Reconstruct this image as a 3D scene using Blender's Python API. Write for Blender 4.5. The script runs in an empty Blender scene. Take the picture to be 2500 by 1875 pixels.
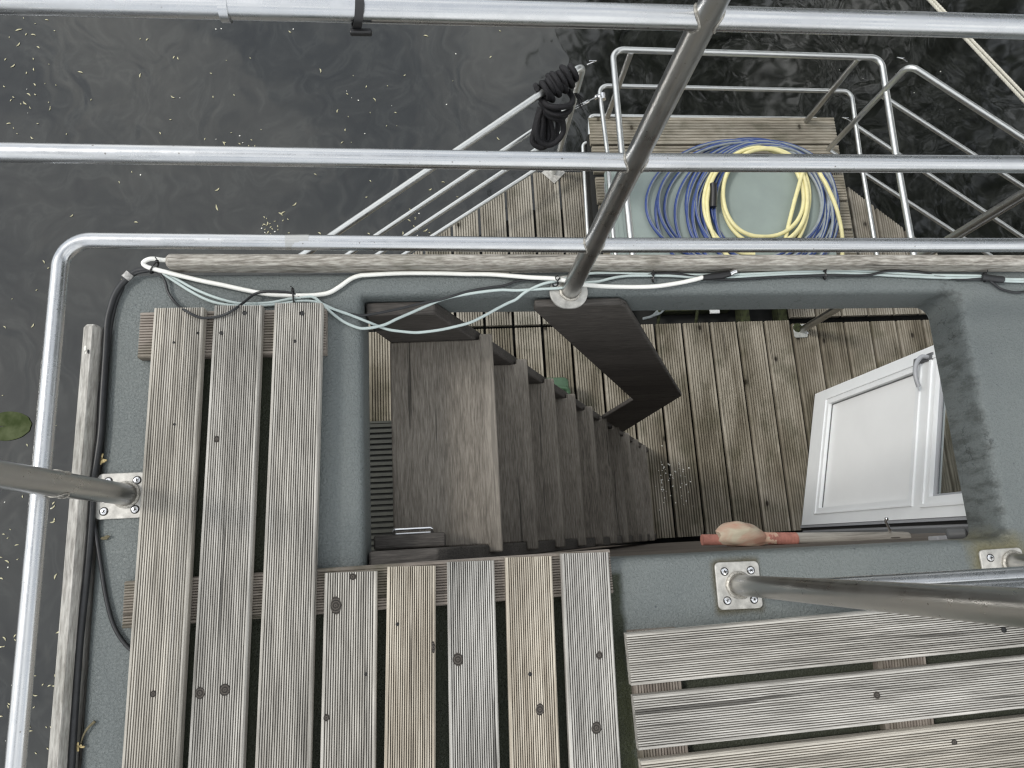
import bpy, bmesh, math, random
from mathutils import Vector, Matrix
random.seed(7)
S = bpy.context.scene
COL = S.collection
V = Vector
# ---------------------------------------------------------------- camera
FPX, PX0, PY0 = 1733.0, 1250.0, 937.5          # focal length / centre in photo pixels (2500x1875)
H = 1.35                                        # eye above the roof
ZD = -2.65                                      # lower deck
ZW = -3.10                                      # water
def ray(x, y): return V((x-PX0, y-PY0, FPX)).normalized()
_dn = ray(1099, 1330)
_yw = ray(805, -6900); _yw = (_yw - _dn*_yw.dot(_dn)).normalized()
_zw = -_dn; _xw = _yw.cross(_zw)
ROT = Matrix((_xw, _yw, _zw))
cam = bpy.data.objects.new('camera', bpy.data.cameras.new('camera'))
COL.objects.link(cam)
cx, cy, cz = ROT @ V((1,0,0)), ROT @ V((0,-1,0)), ROT @ V((0,0,-1))
M = Matrix.Identity(4)
for i in range(3): M[i][0], M[i][1], M[i][2] = cx[i], cy[i], cz[i]
M.translation = (0,0,H)
cam.matrix_world = M
cam.data.lens = FPX/2500*36; cam.data.sensor_width = 36; cam.data.clip_start = .02; cam.data.clip_end = 500
S.camera = cam
# ---------------------------------------------------------------- light
W = bpy.data.worlds.new("World"); S.world = W; W.use_nodes = True
wn, wl = W.node_tree.nodes, W.node_tree.links
bg = wn['Background']; bg.inputs[1].default_value = .10
sky = wn.new('ShaderNodeTexSky'); sky.sky_type = 'NISHITA'; sky.sun_disc = False
SUN_EL, SUN_AZ = math.radians(50), math.radians(-76)     # azimuth from +Y towards +X
sky.sun_elevation = SUN_EL; sky.sun_rotation = SUN_AZ; sky.altitude = 0
tc = wn.new('ShaderNodeTexCoord')
nz = wn.new('ShaderNodeTexNoise'); nz.inputs['Scale'].default_value = 2.6; nz.inputs['Detail'].default_value = 7; nz.inputs['Distortion'].default_value = .6
wl.new(tc.outputs['Generated'], nz.inputs['Vector'])
cr = wn.new('ShaderNodeValToRGB'); cr.color_ramp.elements[0].position = .36; cr.color_ramp.elements[1].position = .60
cr.color_ramp.elements[0].color = (.68,.68,.68,1); cr.color_ramp.elements[1].color = (1,1,1,1)
wl.new(nz.outputs['Fac'], cr.inputs[0])
cc = wn.new('ShaderNodeValToRGB')
cc.color_ramp.elements[0].color = (8.0,8.4,8.8,1); cc.color_ramp.elements[1].color = (14,14,13.6,1)
cc.color_ramp.elements[0].position = .4; cc.color_ramp.elements[1].position = .68
wl.new(nz.outputs['Fac'], cc.inputs[0])
mx = wn.new('ShaderNodeMixRGB')
wl.new(cr.outputs[0], mx.inputs[0]); wl.new(sky.outputs[0], mx.inputs[1]); wl.new(cc.outputs[0], mx.inputs[2])
wl.new(mx.outputs[0], bg.inputs[0])
sl = bpy.data.lights.new('sun','SUN'); sl.energy = 1.3; sl.angle = math.radians(10); sl.color = (1,.96,.9)
so = bpy.data.objects.new('sun', sl); COL.objects.link(so)
sd = V((math.sin(SUN_AZ)*math.cos(SUN_EL), math.cos(SUN_AZ)*math.cos(SUN_EL), math.sin(SUN_EL)))
so.rotation_euler = sd.to_track_quat('Z','Y').to_euler(); so.location = (0,0,20)
vs = S.view_settings; vs.view_transform = 'Standard'; vs.look = 'None'; vs.exposure = 0.38; vs.gamma = 1
S.cycles.pixel_filter_type = 'BLACKMAN_HARRIS'; S.cycles.filter_width = 1.3

# ---------------------------------------------------------------- geometry helpers
def U(x, y, z):
    """point of the horizontal plane z seen at photo pixel (x, y)"""
    d = ROT @ ray(x, y); t = (z-H)/d.z
    return d*t + V((0,0,H))
def UY(x, y, Y):
    d = ROT @ ray(x, y); return d*(Y/d.y) + V((0,0,H))
def zat(xy, px):
    """height at which the vertical line through xy passes pixel px"""
    d = ROT @ ray(*px); return H + d.z*math.hypot(xy[0],xy[1])/math.hypot(d.x,d.y)
def tag(o, label=None, cat=None, group=None, kind=None):
    if label: o['label'] = label
    if cat: o['category'] = cat
    if group: o['group'] = group
    if kind: o['kind'] = kind
    return o
def thing(name, loc, label, cat, group=None):
    o = bpy.data.objects.new(name, None); COL.objects.link(o); o.location = V(loc); o.empty_display_size = .1
    return tag(o, label, cat, group)
def wloc(o):
    p = V((0,0,0))
    while o: p += o.location; o = o.parent
    return p
def obj(name, vf, mat, parent=None, smooth=True, origin=None, bevel=0, seg=2, auto=True):
    """link verts/faces given in world coordinates as one mesh object"""
    vs_, fs = vf[0], vf[1]
    if origin is None:
        n = len(vs_); origin = sum((V(v) for v in vs_), V())/n
    origin = V(origin)
    me = bpy.data.meshes.new(name); me.from_pydata([tuple(V(v)-origin) for v in vs_], [], fs); me.update()
    mats = mat if isinstance(mat, (list, tuple)) else [mat]
    for m in mats: me.materials.append(m)
    if len(vf) > 2:
        for p, mi in zip(me.polygons, vf[2]): p.material_index = mi
    if smooth: me.polygons.foreach_set('use_smooth', [True]*len(me.polygons))
    o = bpy.data.objects.new(name, me); COL.objects.link(o)
    o.location = origin - (wloc(parent) if parent else V())
    if parent: o.parent = parent
    if bevel:
        b = o.modifiers.new('b','BEVEL'); b.width = bevel; b.segments = seg; b.limit_method = 'ANGLE'; b.angle_limit = math.radians(40)
        b.harden_normals = False
    if smooth and auto and hasattr(me, 'set_sharp_from_angle'): me.set_sharp_from_angle(angle=math.radians(38))
    return o
def join(*parts):
    Vs, F, Mi = [], [], []
    for p in parts:
        n = len(Vs); Vs += list(p[0]); F += [tuple(i+n for i in f) for f in p[1]]
        Mi += list(p[2]) if len(p) > 2 else [0]*len(p[1])
    return Vs, F, Mi
def box(x0,x1,y0,y1,z0,z1):
    v = [V((x,y,z)) for z in (z0,z1) for x,y in ((x0,y0),(x1,y0),(x1,y1),(x0,y1))]
    return v, [(3,2,1,0),(4,5,6,7),(0,1,5,4),(1,2,6,5),(2,3,7,6),(3,0,4,7)]
def xf(vf, m): return ([m @ V(v) for v in vf[0]],) + tuple(vf[1:])
def prism(poly, z0, z1):
    """poly: list of (x,y) ccw"""
    n = len(poly)
    v = [V((p[0],p[1],z0)) for p in poly] + [V((p[0],p[1],z1)) for p in poly]
    return v, [tuple(reversed(range(n))), tuple(range(n,2*n))] + [(i,(i+1)%n,n+(i+1)%n,n+i) for i in range(n)]
def prismY(poly, y0, y1):
    """poly of (x,z) extruded along y"""
    n = len(poly)
    a = sum(poly[i][0]*poly[(i+1)%n][1]-poly[(i+1)%n][0]*poly[i][1] for i in range(n))
    if a < 0: poly = poly[::-1]
    v = [V((p[0],y0,p[1])) for p in poly] + [V((p[0],y1,p[1])) for p in poly]
    return v, [tuple(range(n)), tuple(reversed(range(n,2*n)))] + [((i+1)%n,i,n+i,n+(i+1)%n) for i in range(n)]
def resample(pts, k=8, closed=False):
    """Catmull-Rom"""
    P = [V(p) for p in pts]; n = len(P); out = []
    rng = range(n if closed else n-1)
    for i in rng:
        p0 = P[(i-1)%n] if closed or i > 0 else P[i]*2-P[i+1]
        p1, p2 = P[i], P[(i+1)%n]
        p3 = P[(i+2)%n] if closed or i+2 < n else P[i+1]*2-P[i]
        for j in range(k):
            t = j/k
            out.append(.5*((2*p1)+(p2-p0)*t+(2*p0-5*p1+4*p2-p3)*t*t+(3*p1-p0-3*p2+p3)*t**3))
    if not closed: out.append(P[-1])
    return out
def fillet(pts, r, k=8):
    P = [V(p) for p in pts]; out = [P[0]]
    for i in range(1, len(P)-1):
        a, b, c = P[i-1], P[i], P[i+1]
        u, w = (a-b).normalized(), (c-b).normalized()
        ang = u.angle(w)
        if ang > 3.05: out.append(b); continue
        d = min(r/math.tan(ang/2), (a-b).length*.48, (c-b).length*.48); rr = d*math.tan(ang/2)
        cen = b + (u+w).normalized()*(rr/math.sin(ang/2))
        s, e = b+u*d-cen, b+w*d-cen; th = s.angle(e)
        for j in range(k+1): out.append(cen + (s*math.sin((1-j/k)*th)+e*math.sin(j/k*th))/math.sin(th))
    out.append(P[-1]); return out
def tube(pts, r, n=16, closed=False, caps=True, stripes=None):
    P = [V(p) for p in pts]; m = len(P); Vs, F, Mi = [], [], []
    rad = r if callable(r) else (lambda t: r)
    T = []
    for i in range(m):
        a = P[(i-1)%m] if closed or i else P[i]; b = P[(i+1)%m] if closed or i < m-1 else P[i]
        t = b-a; T.append(t.normalized() if t.length > 1e-9 else V((0,0,1)))
    up = V((0,0,1)) if abs(T[0].z) < .9 else V((0,1,0))
    nn = (up - T[0]*up.dot(T[0])).normalized()
    for i in range(m):
        nn = nn - T[i]*nn.dot(T[i]); nn.normalize(); bb = T[i].cross(nn)
        R = rad(i/(m-1) if m > 1 else 0)
        for k in range(n):
            a = 2*math.pi*k/n; Vs.append(P[i] + (nn*math.cos(a)+bb*math.sin(a))*R)
    for i in range(m if closed else m-1):
        for k in range(n):
            a, b = i*n+k, i*n+(k+1)%n; c, d = ((i+1)%m)*n+(k+1)%n, ((i+1)%m)*n+k
            F.append((a,b,c,d)); Mi.append(stripes(k,n) if stripes else 0)
    if caps and not closed:
        F.append(tuple(reversed(range(n)))); Mi.append(0)
        F.append(tuple(range((m-1)*n, m*n))); Mi.append(0)
    return Vs, F, Mi
def lathe(c, axis, prof, n=20):
    """prof: (radius, distance along axis)"""
    c, ax = V(c), V(axis).normalized()
    u = ax.orthogonal().normalized(); w = ax.cross(u); Vs, F = [], []
    for r, h in prof:
        for k in range(n):
            a = 2*math.pi*k/n; Vs.append(c+ax*h+(u*math.cos(a)+w*math.sin(a))*r)
    for i in range(len(prof)-1):
        for k in range(n): F.append((i*n+k, i*n+(k+1)%n, (i+1)*n+(k+1)%n, (i+1)*n+k))
    F.append(tuple(reversed(range(n)))); F.append(tuple(range((len(prof)-1)*n, len(prof)*n)))
    return Vs, F
def ico(c, r, s=(1,1,1), sub=2):
    bm = bmesh.new(); bmesh.ops.create_icosphere(bm, subdivisions=sub, radius=1)
    v = [V((p.co.x*r*s[0], p.co.y*r*s[1], p.co.z*r*s[2]))+V(c) for p in bm.verts]; f = [tuple(q.index for q in p.verts) for p in bm.faces]
    bm.free(); return v, f
def rect_round(cx_, cy_, w, h, r, n=5, rot=0):
    out = []
    for (sx, sy, a0) in ((1,1,0),(-1,1,90),(-1,-1,180),(1,-1,270)):
        for k in range(n+1):
            a = math.radians(a0+90*k/n); x = sx*(w/2-r)+r*math.cos(a); y = sy*(h/2-r)+r*math.sin(a)
            out.append((cx_+x*math.cos(rot)-y*math.sin(rot), cy_+x*math.sin(rot)+y*math.cos(rot)))
    return out
def ridge_profile(w, t, nr, gd, duty=.6, ch=.004):
    """cross-section (x,z) of a grooved decking board, top at z=0, counter-clockwise from bottom left"""
    P = [(-w/2,-t),(w/2,-t),(w/2,-ch),(w/2-ch*.6,0)]
    if nr:
        a, b = -w/2+ch*.6, w/2-ch*.6; pt = (b-a)/nr; e = pt*.08
        for i in range(nr-1, 0, -1):
            c = a+i*pt; g = pt*(1-duty)/2
            P += [(c+g,0-random.uniform(0,gd*.08)),(c+g-e,-gd*.82),(c,-gd),(c-g+e,-gd*.82),(c-g,0-random.uniform(0,gd*.08))]
    P += [(-w/2+ch*.6,0),(-w/2,-ch)]
    return P
def board_vf(L, w, t, nr, gd, duty=.6, seg=1, wob=0):
    P = ridge_profile(w, t, nr, gd, duty); n = len(P); v, f = [], []
    ph = random.uniform(0,6)
    for s in range(seg+1):
        y = -L/2+L*s/seg; dx = wob*math.sin(ph+s*1.3)
        v += [V((p[0]+dx, y, p[1])) for p in P]
    for s in range(seg):
        for i in range(n): f.append((s*n+i, (s+1)*n+i, (s+1)*n+(i+1)%n, s*n+(i+1)%n))
    f.append(tuple(range(n))); f.append(tuple(range(seg*n+n-1, seg*n-1, -1)))
    return v, f
def board(name, a, b, w, t, nr, gd, mat, parent, duty=.6):
    """a, b: centres of the two ends of the top face; grain and grooves run from a to b"""
    a, b = V(a), V(b); d = b-a
    v, f = board_vf(d.length, w, t, nr, gd, duty)
    me = bpy.data.meshes.new(name); me.from_pydata([tuple(p) for p in v], [], f); me.update(); me.materials.append(mat)
    o = bpy.data.objects.new(name, me); COL.objects.link(o)
    o.parent = parent; o.location = (a+b)/2 - wloc(parent)
    o.rotation_euler = (0,0,math.atan2(d.y,d.x)-math.pi/2)
    return o

# ---------------------------------------------------------------- materials
def new(name):
    m = bpy.data.materials.new(name); m.use_nodes = True
    nt = m.node_tree; return m, nt.nodes, nt.links, nt.nodes['Principled BSDF']
def node(n, typ, **kw):
    x = n.new('ShaderNode'+typ)
    for k, v_ in kw.items():
        if hasattr(x, k) and k not in ('Scale',): setattr(x, k, v_)
        else: x.inputs[k.replace('_',' ')].default_value = v_
    return x
def ramp(n, l, src, stops):
    r = n.new('ShaderNodeValToRGB'); e = r.color_ramp.elements
    while len(e) < len(stops): e.new(.5)
    for q, (p, c) in zip(e, stops):
        q.position = p; q.color = (*c,1) if isinstance(c, tuple) else (c,c,c,1)
    l.new(src, r.inputs[0]); return r.outputs[0]
def mix(n, l, fac, a, b, mode='MIX'):
    m = n.new('ShaderNodeMixRGB'); m.blend_type = mode
    for i, q in enumerate((fac, a, b)):
        if isinstance(q, (int, float)): m.inputs[i].default_value = q if i == 0 else (q,q,q,1)
        elif isinstance(q, tuple): m.inputs[i].default_value = (*q,1)
        else: l.new(q, m.inputs[i])
    return m.outputs[0]
def noise(n, l, vec, scale, detail=4, rough=.55, dist=0):
    x = n.new('ShaderNodeTexNoise'); x.inputs['Scale'].default_value = scale; x.inputs['Detail'].default_value = detail
    x.inputs['Roughness'].default_value = rough; x.inputs['Distortion'].default_value = dist
    if vec is not None: l.new(vec, x.inputs['Vector'])
    return x.outputs['Fac']
def mapped(n, l, vec, scale=(1,1,1), loc=(0,0,0)):
    m = n.new('ShaderNodeMapping'); m.inputs['Scale'].default_value = scale; m.inputs['Location'].default_value = loc
    l.new(vec, m.inputs['Vector']); return m.outputs[0]
def bump(n, l, b, hgt, strength, dist):
    x = n.new('ShaderNodeBump'); x.inputs['Strength'].default_value = strength; x.inputs['Distance'].default_value = dist
    l.new(hgt, x.inputs['Height']); l.new(x.outputs[0], b.inputs['Normal']); return x
def vecadd(n, l, a, b, scale=40):
    c = n.new('ShaderNodeCombineXYZ'); mm = n.new('ShaderNodeMath'); mm.operation = 'MULTIPLY'; mm.inputs[1].default_value = scale
    l.new(b, mm.inputs[0])
    for i in range(3): l.new(mm.outputs[0], c.inputs[i])
    v = n.new('ShaderNodeVectorMath'); v.operation = 'ADD'; l.new(a, v.inputs[0]); l.new(c.outputs[0], v.inputs[1]); return v.outputs[0]
def wood(name, dark, mid, light, axis='Y', knots=True, grain=1.0, tint=None, algae=0, rough=.8, island=False, gs=170, wornf=.5, wear=False, long=.045, warp=.012, g2w=.5):
    m, n, l, b = new(name)
    t = n.new('ShaderNodeTexCoord').outputs['Object']
    rnd = n.new('ShaderNodeNewGeometry').outputs['Random Per Island'] if island else n.new('ShaderNodeObjectInfo').outputs['Random']
    t = vecadd(n, l, t, rnd, 37)
    sc = {'Y':(1,long,1), 'X':(long,1,1), 'Z':(1,1,long)}[axis]
    wv = n.new('ShaderNodeVectorMath'); wv.operation = 'ADD'
    w1 = n.new('ShaderNodeTexNoise'); w1.inputs['Scale'].default_value = 5; l.new(t, w1.inputs['Vector'])
    ws = n.new('ShaderNodeVectorMath'); ws.operation = 'SCALE'; ws.inputs['Scale'].default_value = warp; l.new(w1.outputs['Color'], ws.inputs[0])
    l.new(t, wv.inputs[0]); l.new(ws.outputs[0], wv.inputs[1]); tt = wv.outputs[0]
    g1 = noise(n, l, mapped(n, l, tt, sc), gs, 6, .65)
    g2 = noise(n, l, mapped(n, l, tt, {'Y':(1,.12,1),'X':(.12,1,1),'Z':(1,1,.12)}[axis]), 22, 4, .6, .12)
    g3 = noise(n, l, mapped(n, l, t, {'Y':(1,.35,1),'X':(.35,1,1),'Z':(1,1,.35)}[axis]), 6, 3)
    f = n.new('ShaderNodeMath'); f.operation = 'MULTIPLY_ADD'; l.new(g1, f.inputs[0]); f.inputs[1].default_value = .55*grain
    f2 = n.new('ShaderNodeMath'); f2.operation = 'MULTIPLY_ADD'; l.new(g2, f2.inputs[0]); f2.inputs[1].default_value = g2w; l.new(g3, f2.inputs[2])
    bal = n.new('ShaderNodeMath'); bal.operation = 'ADD'; l.new(f2.outputs[0], bal.inputs[0]); bal.inputs[1].default_value = (.5-g2w)*.5; f2 = bal
    f3 = n.new('ShaderNodeMath'); f3.operation = 'MULTIPLY'; l.new(f2.outputs[0], f3.inputs[0]); f3.inputs[1].default_value = .6*(1-.55*grain)/.45*.55
    l.new(f3.outputs[0], f.inputs[2])
    col = ramp(n, l, f.outputs[0], [(.30,dark),(.48,mid),(.68,light)])
    if tint:
        col = mix(n, l, ramp(n, l, rnd, [(.35,0),(.9,.8)]), col, mix(n, l, 1.0, col, tint, 'MULTIPLY'))
    cr0 = noise(n, l, mapped(n, l, tt, {'Y':(1,.02,1),'X':(.02,1,1),'Z':(1,1,.02)}[axis], (5,1,2)), 75, 3, .5)
    col = mix(n, l, ramp(n, l, cr0, [(.655,0),(.70,.75)]), col, (dark[0]*.4, dark[1]*.4, dark[2]*.4))
    # silvery worn patches
    col = mix(n, l, ramp(n, l, noise(n, l, mapped(n, l, t, sc, (9,3,1)), 60, 5, .7), [(.56,0),(.72,wornf)]), col, light)
    if knots:
        vo = n.new('ShaderNodeTexVoronoi'); vo.inputs['Scale'].default_value = 5.2; vo.voronoi_dimensions = '2D'
        l.new(mapped(n, l, tt, (1,.62,1)), vo.inputs['Vector'])
        kk = ramp(n, l, vo.outputs['Distance'], [(.0,1.0),(.035,.9),(.062,0)])
        on = ramp(n, l, vo.outputs['Color'], [(.52,0),(.56,1)])
        km = mix(n, l, 1.0, kk, on, 'MULTIPLY')
        col = mix(n, l, km, col, (dark[0]*.35, dark[1]*.3, dark[2]*.28))
        halo = mix(n, l, 1.0, ramp(n, l, vo.outputs['Distance'], [(.04,.45),(.16,0)]), on, 'MULTIPLY')
        col = mix(n, l, halo, col, dark)
    if wear:                                     # trodden front edge of each tread
        sxx = n.new('ShaderNodeSeparateXYZ'); l.new(n.new('ShaderNodeTexCoord').outputs['Object'], sxx.inputs[0])
        wz = n.new('ShaderNodeMath'); wz.operation = 'MULTIPLY_ADD'; l.new(g2, wz.inputs[0]); wz.inputs[1].default_value = .08; l.new(sxx.outputs[0], wz.inputs[2])
        col = mix(n, l, ramp(n, l, wz.outputs[0], [(.080,0),(.120,.50)]), col, (light[0]*1.1, light[1]*1.1, light[2]*1.1))
    if algae:
        col = mix(n, l, ramp(n, l, noise(n, l, t, 7, 4, .6), [(.5,0),(.68,algae)]), col, (.035,.04,.012))
    l.new(col, b.inputs['Base Color']); b.inputs['Roughness'].default_value = rough
    b.inputs['Specular IOR Level'].default_value = .3
    bump(n, l, b, g1, .5, .0012)
    return m
def plain(name, col, rough=.5, metal=0, nz_=0, ns=60, bmp=0, spec=.5):
    m, n, l, b = new(name)
    b.inputs['Roughness'].default_value = rough; b.inputs['Metallic'].default_value = metal; b.inputs['Specular IOR Level'].default_value = spec
    t = n.new('ShaderNodeTexCoord').outputs['Object']
    x = noise(n, l, t, ns, 5, .6)
    c = mix(n, l, ramp(n, l, x, [(.35,0),(.7,1)]), tuple(q*(1-nz_) for q in col), tuple(min(1,q*(1+nz_)) for q in col))
    l.new(c, b.inputs['Base Color'])
    if bmp: bump(n, l, b, x, bmp, .001)
    return m
def steel(name, col=(.55,.56,.575), rough=.24, dirt=.3):
    m, n, l, b = new(name)
    t = n.new('ShaderNodeTexCoord').outputs['Object']
    a = noise(n, l, t, 9, 6, .65); f = noise(n, l, t, 420, 2, .5)
    c = mix(n, l, ramp(n, l, a, [(.5,0),(.72,dirt)]), col, tuple(q*.62 for q in col))
    sp = n.new('ShaderNodeTexVoronoi'); sp.inputs['Scale'].default_value = 90; l.new(t, sp.inputs['Vector'])
    on = mix(n, l, 1.0, ramp(n, l, sp.outputs['Distance'], [(.07,1),(.14,0)]), ramp(n, l, sp.outputs['Color'], [(.72,0),(.76,.7)]), 'MULTIPLY')
    c = mix(n, l, on, c, (.13,.11,.09))
    l.new(c, b.inputs['Base Color']); b.inputs['Metallic'].default_value = 1
    l.new(ramp(n, l, noise(n, l, t, 30, 6, .7), [(.3,rough-.06),(.7,rough+.12)]), b.inputs['Roughness'])
    bump(n, l, b, f, .12, .0004)
    return m
WOODR = wood('weathered_roof_decking', (.065,.060,.053),(.33,.318,.295),(.66,.64,.60), tint=(1.0,.955,.88), grain=1.15, long=.03, g2w=.75, knots=False)
WOODTAN = wood('tan_roof_decking', (.085,.07,.055),(.39,.345,.28),(.70,.645,.55), grain=1.1, long=.03, g2w=.85, knots=False)
WOODS = wood('weathered_slat', (.06,.05,.042),(.22,.19,.165),(.38,.34,.30), knots=False, algae=.7)
WOODD = wood('mossy_deck', (.040,.034,.024),(.18,.158,.118),(.40,.365,.30), island=True, algae=.4, grain=.5, gs=110)
WOODF = wood('bleached_foredeck', (.06,.053,.042),(.26,.237,.195),(.45,.42,.36), island=True, algae=.35, grain=.5, gs=110)
WOODB = wood('dock_box_board', (.08,.07,.05),(.24,.215,.17),(.42,.385,.32), axis='X', island=True, algae=.35)
WOODT = wood('grey_timber', (.05,.045,.037),(.27,.25,.22),(.58,.56,.51), axis='X', knots=False, grain=1.3, algae=.4, wornf=1, long=.14, g2w=.3, gs=260)
WOODTY = wood('grey_timber_long', (.07,.065,.057),(.33,.315,.29),(.60,.585,.545), knots=False, grain=1.2, algae=.25, wornf=1, long=.12, g2w=.3, gs=260)
WOODH = wood('dark_hardwood', (.044,.038,.031),(.155,.137,.115),(.32,.29,.25), knots=False, gs=330, rough=.7, wornf=.45, tint=(.66,.65,.63), wear=True, long=.075, g2w=.22, grain=1.1)
WOODHX = wood('dark_hardwood_rail', (.022,.020,.018),(.062,.056,.051),(.14,.127,.115), axis='X', knots=False, gs=330, rough=.7, wornf=.35, long=.08, g2w=.22)
WOODW = wood('brown_cladding', (.06,.050,.042),(.125,.105,.088),(.20,.175,.15), axis='X', knots=False)
STEEL = steel('brushed_steel')
STEELD = steel('post_steel', (.47,.47,.46), .30, .3)
STEELM = steel('lower_rail_steel', (.62,.63,.62), .33, .2)
PLATE = plain('plate_metal', (.50,.49,.46), .55, .35, .3, 45, .2)
CHROME = plain('chrome', (.75,.75,.76), .12, 1)
WELD = plain('weld_bead', (.42,.40,.36), .5, .7, .4, 300, .8)
BLACKR = plain('black_rubber', (.018,.019,.021), .42, 0, .25)
BLACKT = plain('black_plastic', (.012,.012,.013), .4)
WHITEC = plain('white_cable', (.80,.80,.76), .4, 0, .05, 25)
GREYC = plain('pale_grey_cable', (.46,.53,.52), .42, 0, .06, 25)
SCREWB = plain('dark_recess', (.01,.01,.01), .6)
PVC = plain('white_pvc', (.84,.86,.87), .28, 0, .02, 8)
PANEL = plain('door_panel', (.86,.87,.87), .35, 0, .02, 6)
DGREY = plain('grey_seal', (.12,.125,.13), .4)
MGREY = plain('grey_profile', (.33,.34,.36), .35)
LID = plain('box_lid', (.265,.315,.295), .5, 0, .07, 5, .1)
HBLUE = plain('hose_blue', (.030,.060,.21), .38, 0, .15, 30)
HGREY = plain('hose_grey', (.25,.28,.29), .45, 0, .15, 30)
HYEL = plain('hose_yellow', (.74,.68,.36), .45, 0, .08, 20)
CANG = plain('green_plastic', (.055,.11,.06), .38, 0, .1, 20)
YEL = plain('yellow_label', (.8,.62,.05), .5)
HULL = plain('hull_dark', (.012,.013,.012), .8)
MOSSB = plain('mossy_beam', (.035,.042,.015), .9, 0, .6, 40, .6)
ROPEW = plain('white_rope', (.60,.58,.50), .8, 0, .15, 120)
BARK = plain('bark', (.06,.05,.04), .9, 0, .3, 8, .5)
LEAFT = plain('tree_leaf', (.04,.06,.02), .6, 0, .4, 3)
LEAFW = plain('fallen_leaf', (.50,.47,.30), .6, 0, .5, 60)
PETAL = plain('white_petal', (.75,.74,.68), .6)
DRY = plain('dried_flower', (.50,.40,.20), .8, 0, .4, 200)
TWIG = plain('twig_bark', (.14,.12,.07), .8, 0, .3, 200)

# braided black rope
m, n, l, b = new('braided_black_rope'); ROPEB = m
t = n.new('ShaderNodeTexCoord').outputs['Object']
vo = n.new('ShaderNodeTexVoronoi'); vo.inputs['Scale'].default_value = 190; l.new(t, vo.inputs['Vector'])
l.new(ramp(n, l, vo.outputs['Distance'], [(.1,(.014,.012,.015)),(.6,(.0035,.0035,.005))]), b.inputs['Base Color'])
b.inputs['Roughness'].default_value = .75; bump(n, l, b, vo.outputs['Distance'], .7, .002)

# hardwood treads: scuffed, with a broad pale wear bloom
# grey roof paint: leathery texture, specks, algae where the duckboards keep it damp
m, n, l, b = new('grey_roof_paint'); ROOF = m
t = n.new('ShaderNodeTexCoord').outputs['Object']
big = noise(n, l, t, 2.2, 5, .6); fine = noise(n, l, t, 230, 3, .6, .8)
col = mix(n, l, ramp(n, l, big, [(.35,0),(.65,1)]), (.138,.156,.157), (.170,.188,.184))
col = mix(n, l, ramp(n, l, fine, [(.34,.30),(.56,0)]), col, (.07,.082,.083))
vo = n.new('ShaderNodeTexVoronoi'); vo.inputs['Scale'].default_value = 60; l.new(t, vo.inputs['Vector'])
on = mix(n, l, 1.0, ramp(n, l, vo.outputs['Distance'], [(.06,1),(.16,0)]), ramp(n, l, vo.outputs['Color'], [(.70,0),(.74,.75)]), 'MULTIPLY')
col = mix(n, l, on, col, (.05,.06,.07))
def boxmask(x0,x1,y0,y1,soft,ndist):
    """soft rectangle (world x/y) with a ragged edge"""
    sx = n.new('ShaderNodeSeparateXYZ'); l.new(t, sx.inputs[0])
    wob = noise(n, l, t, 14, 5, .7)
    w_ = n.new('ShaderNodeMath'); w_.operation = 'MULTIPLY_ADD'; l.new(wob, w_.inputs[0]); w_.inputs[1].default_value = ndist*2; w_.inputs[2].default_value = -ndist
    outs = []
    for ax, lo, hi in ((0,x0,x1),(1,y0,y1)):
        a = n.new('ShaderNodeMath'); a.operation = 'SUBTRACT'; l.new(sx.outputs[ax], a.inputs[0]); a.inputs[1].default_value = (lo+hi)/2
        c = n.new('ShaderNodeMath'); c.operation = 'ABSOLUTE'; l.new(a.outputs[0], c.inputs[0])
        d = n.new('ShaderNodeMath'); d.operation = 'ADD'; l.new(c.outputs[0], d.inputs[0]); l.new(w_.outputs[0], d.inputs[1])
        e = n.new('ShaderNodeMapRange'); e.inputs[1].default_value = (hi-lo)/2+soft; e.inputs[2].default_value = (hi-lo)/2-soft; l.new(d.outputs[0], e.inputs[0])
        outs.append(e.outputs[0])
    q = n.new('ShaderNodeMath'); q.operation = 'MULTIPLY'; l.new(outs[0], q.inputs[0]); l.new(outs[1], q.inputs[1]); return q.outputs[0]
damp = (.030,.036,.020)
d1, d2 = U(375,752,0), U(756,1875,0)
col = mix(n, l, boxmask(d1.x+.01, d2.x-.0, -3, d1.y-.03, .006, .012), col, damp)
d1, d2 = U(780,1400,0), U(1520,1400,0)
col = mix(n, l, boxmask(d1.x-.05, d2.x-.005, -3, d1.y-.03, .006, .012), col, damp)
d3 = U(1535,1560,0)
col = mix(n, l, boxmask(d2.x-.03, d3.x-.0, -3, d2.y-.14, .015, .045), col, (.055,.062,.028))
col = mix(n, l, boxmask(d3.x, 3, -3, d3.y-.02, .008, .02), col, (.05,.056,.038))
c4 = U(2440,1365,0)
col = mix(n, l, boxmask(c4.x-.055, c4.x+.06, c4.y-.06, c4.y+.045, .02, .03), col, (.15,.14,.085))
c4 = U(1800,1430,0)
col = mix(n, l, boxmask(c4.x-.047, c4.x+.047, c4.y-.05, c4.y+.05, .006, .01), col, (.09,.085,.06))
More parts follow.
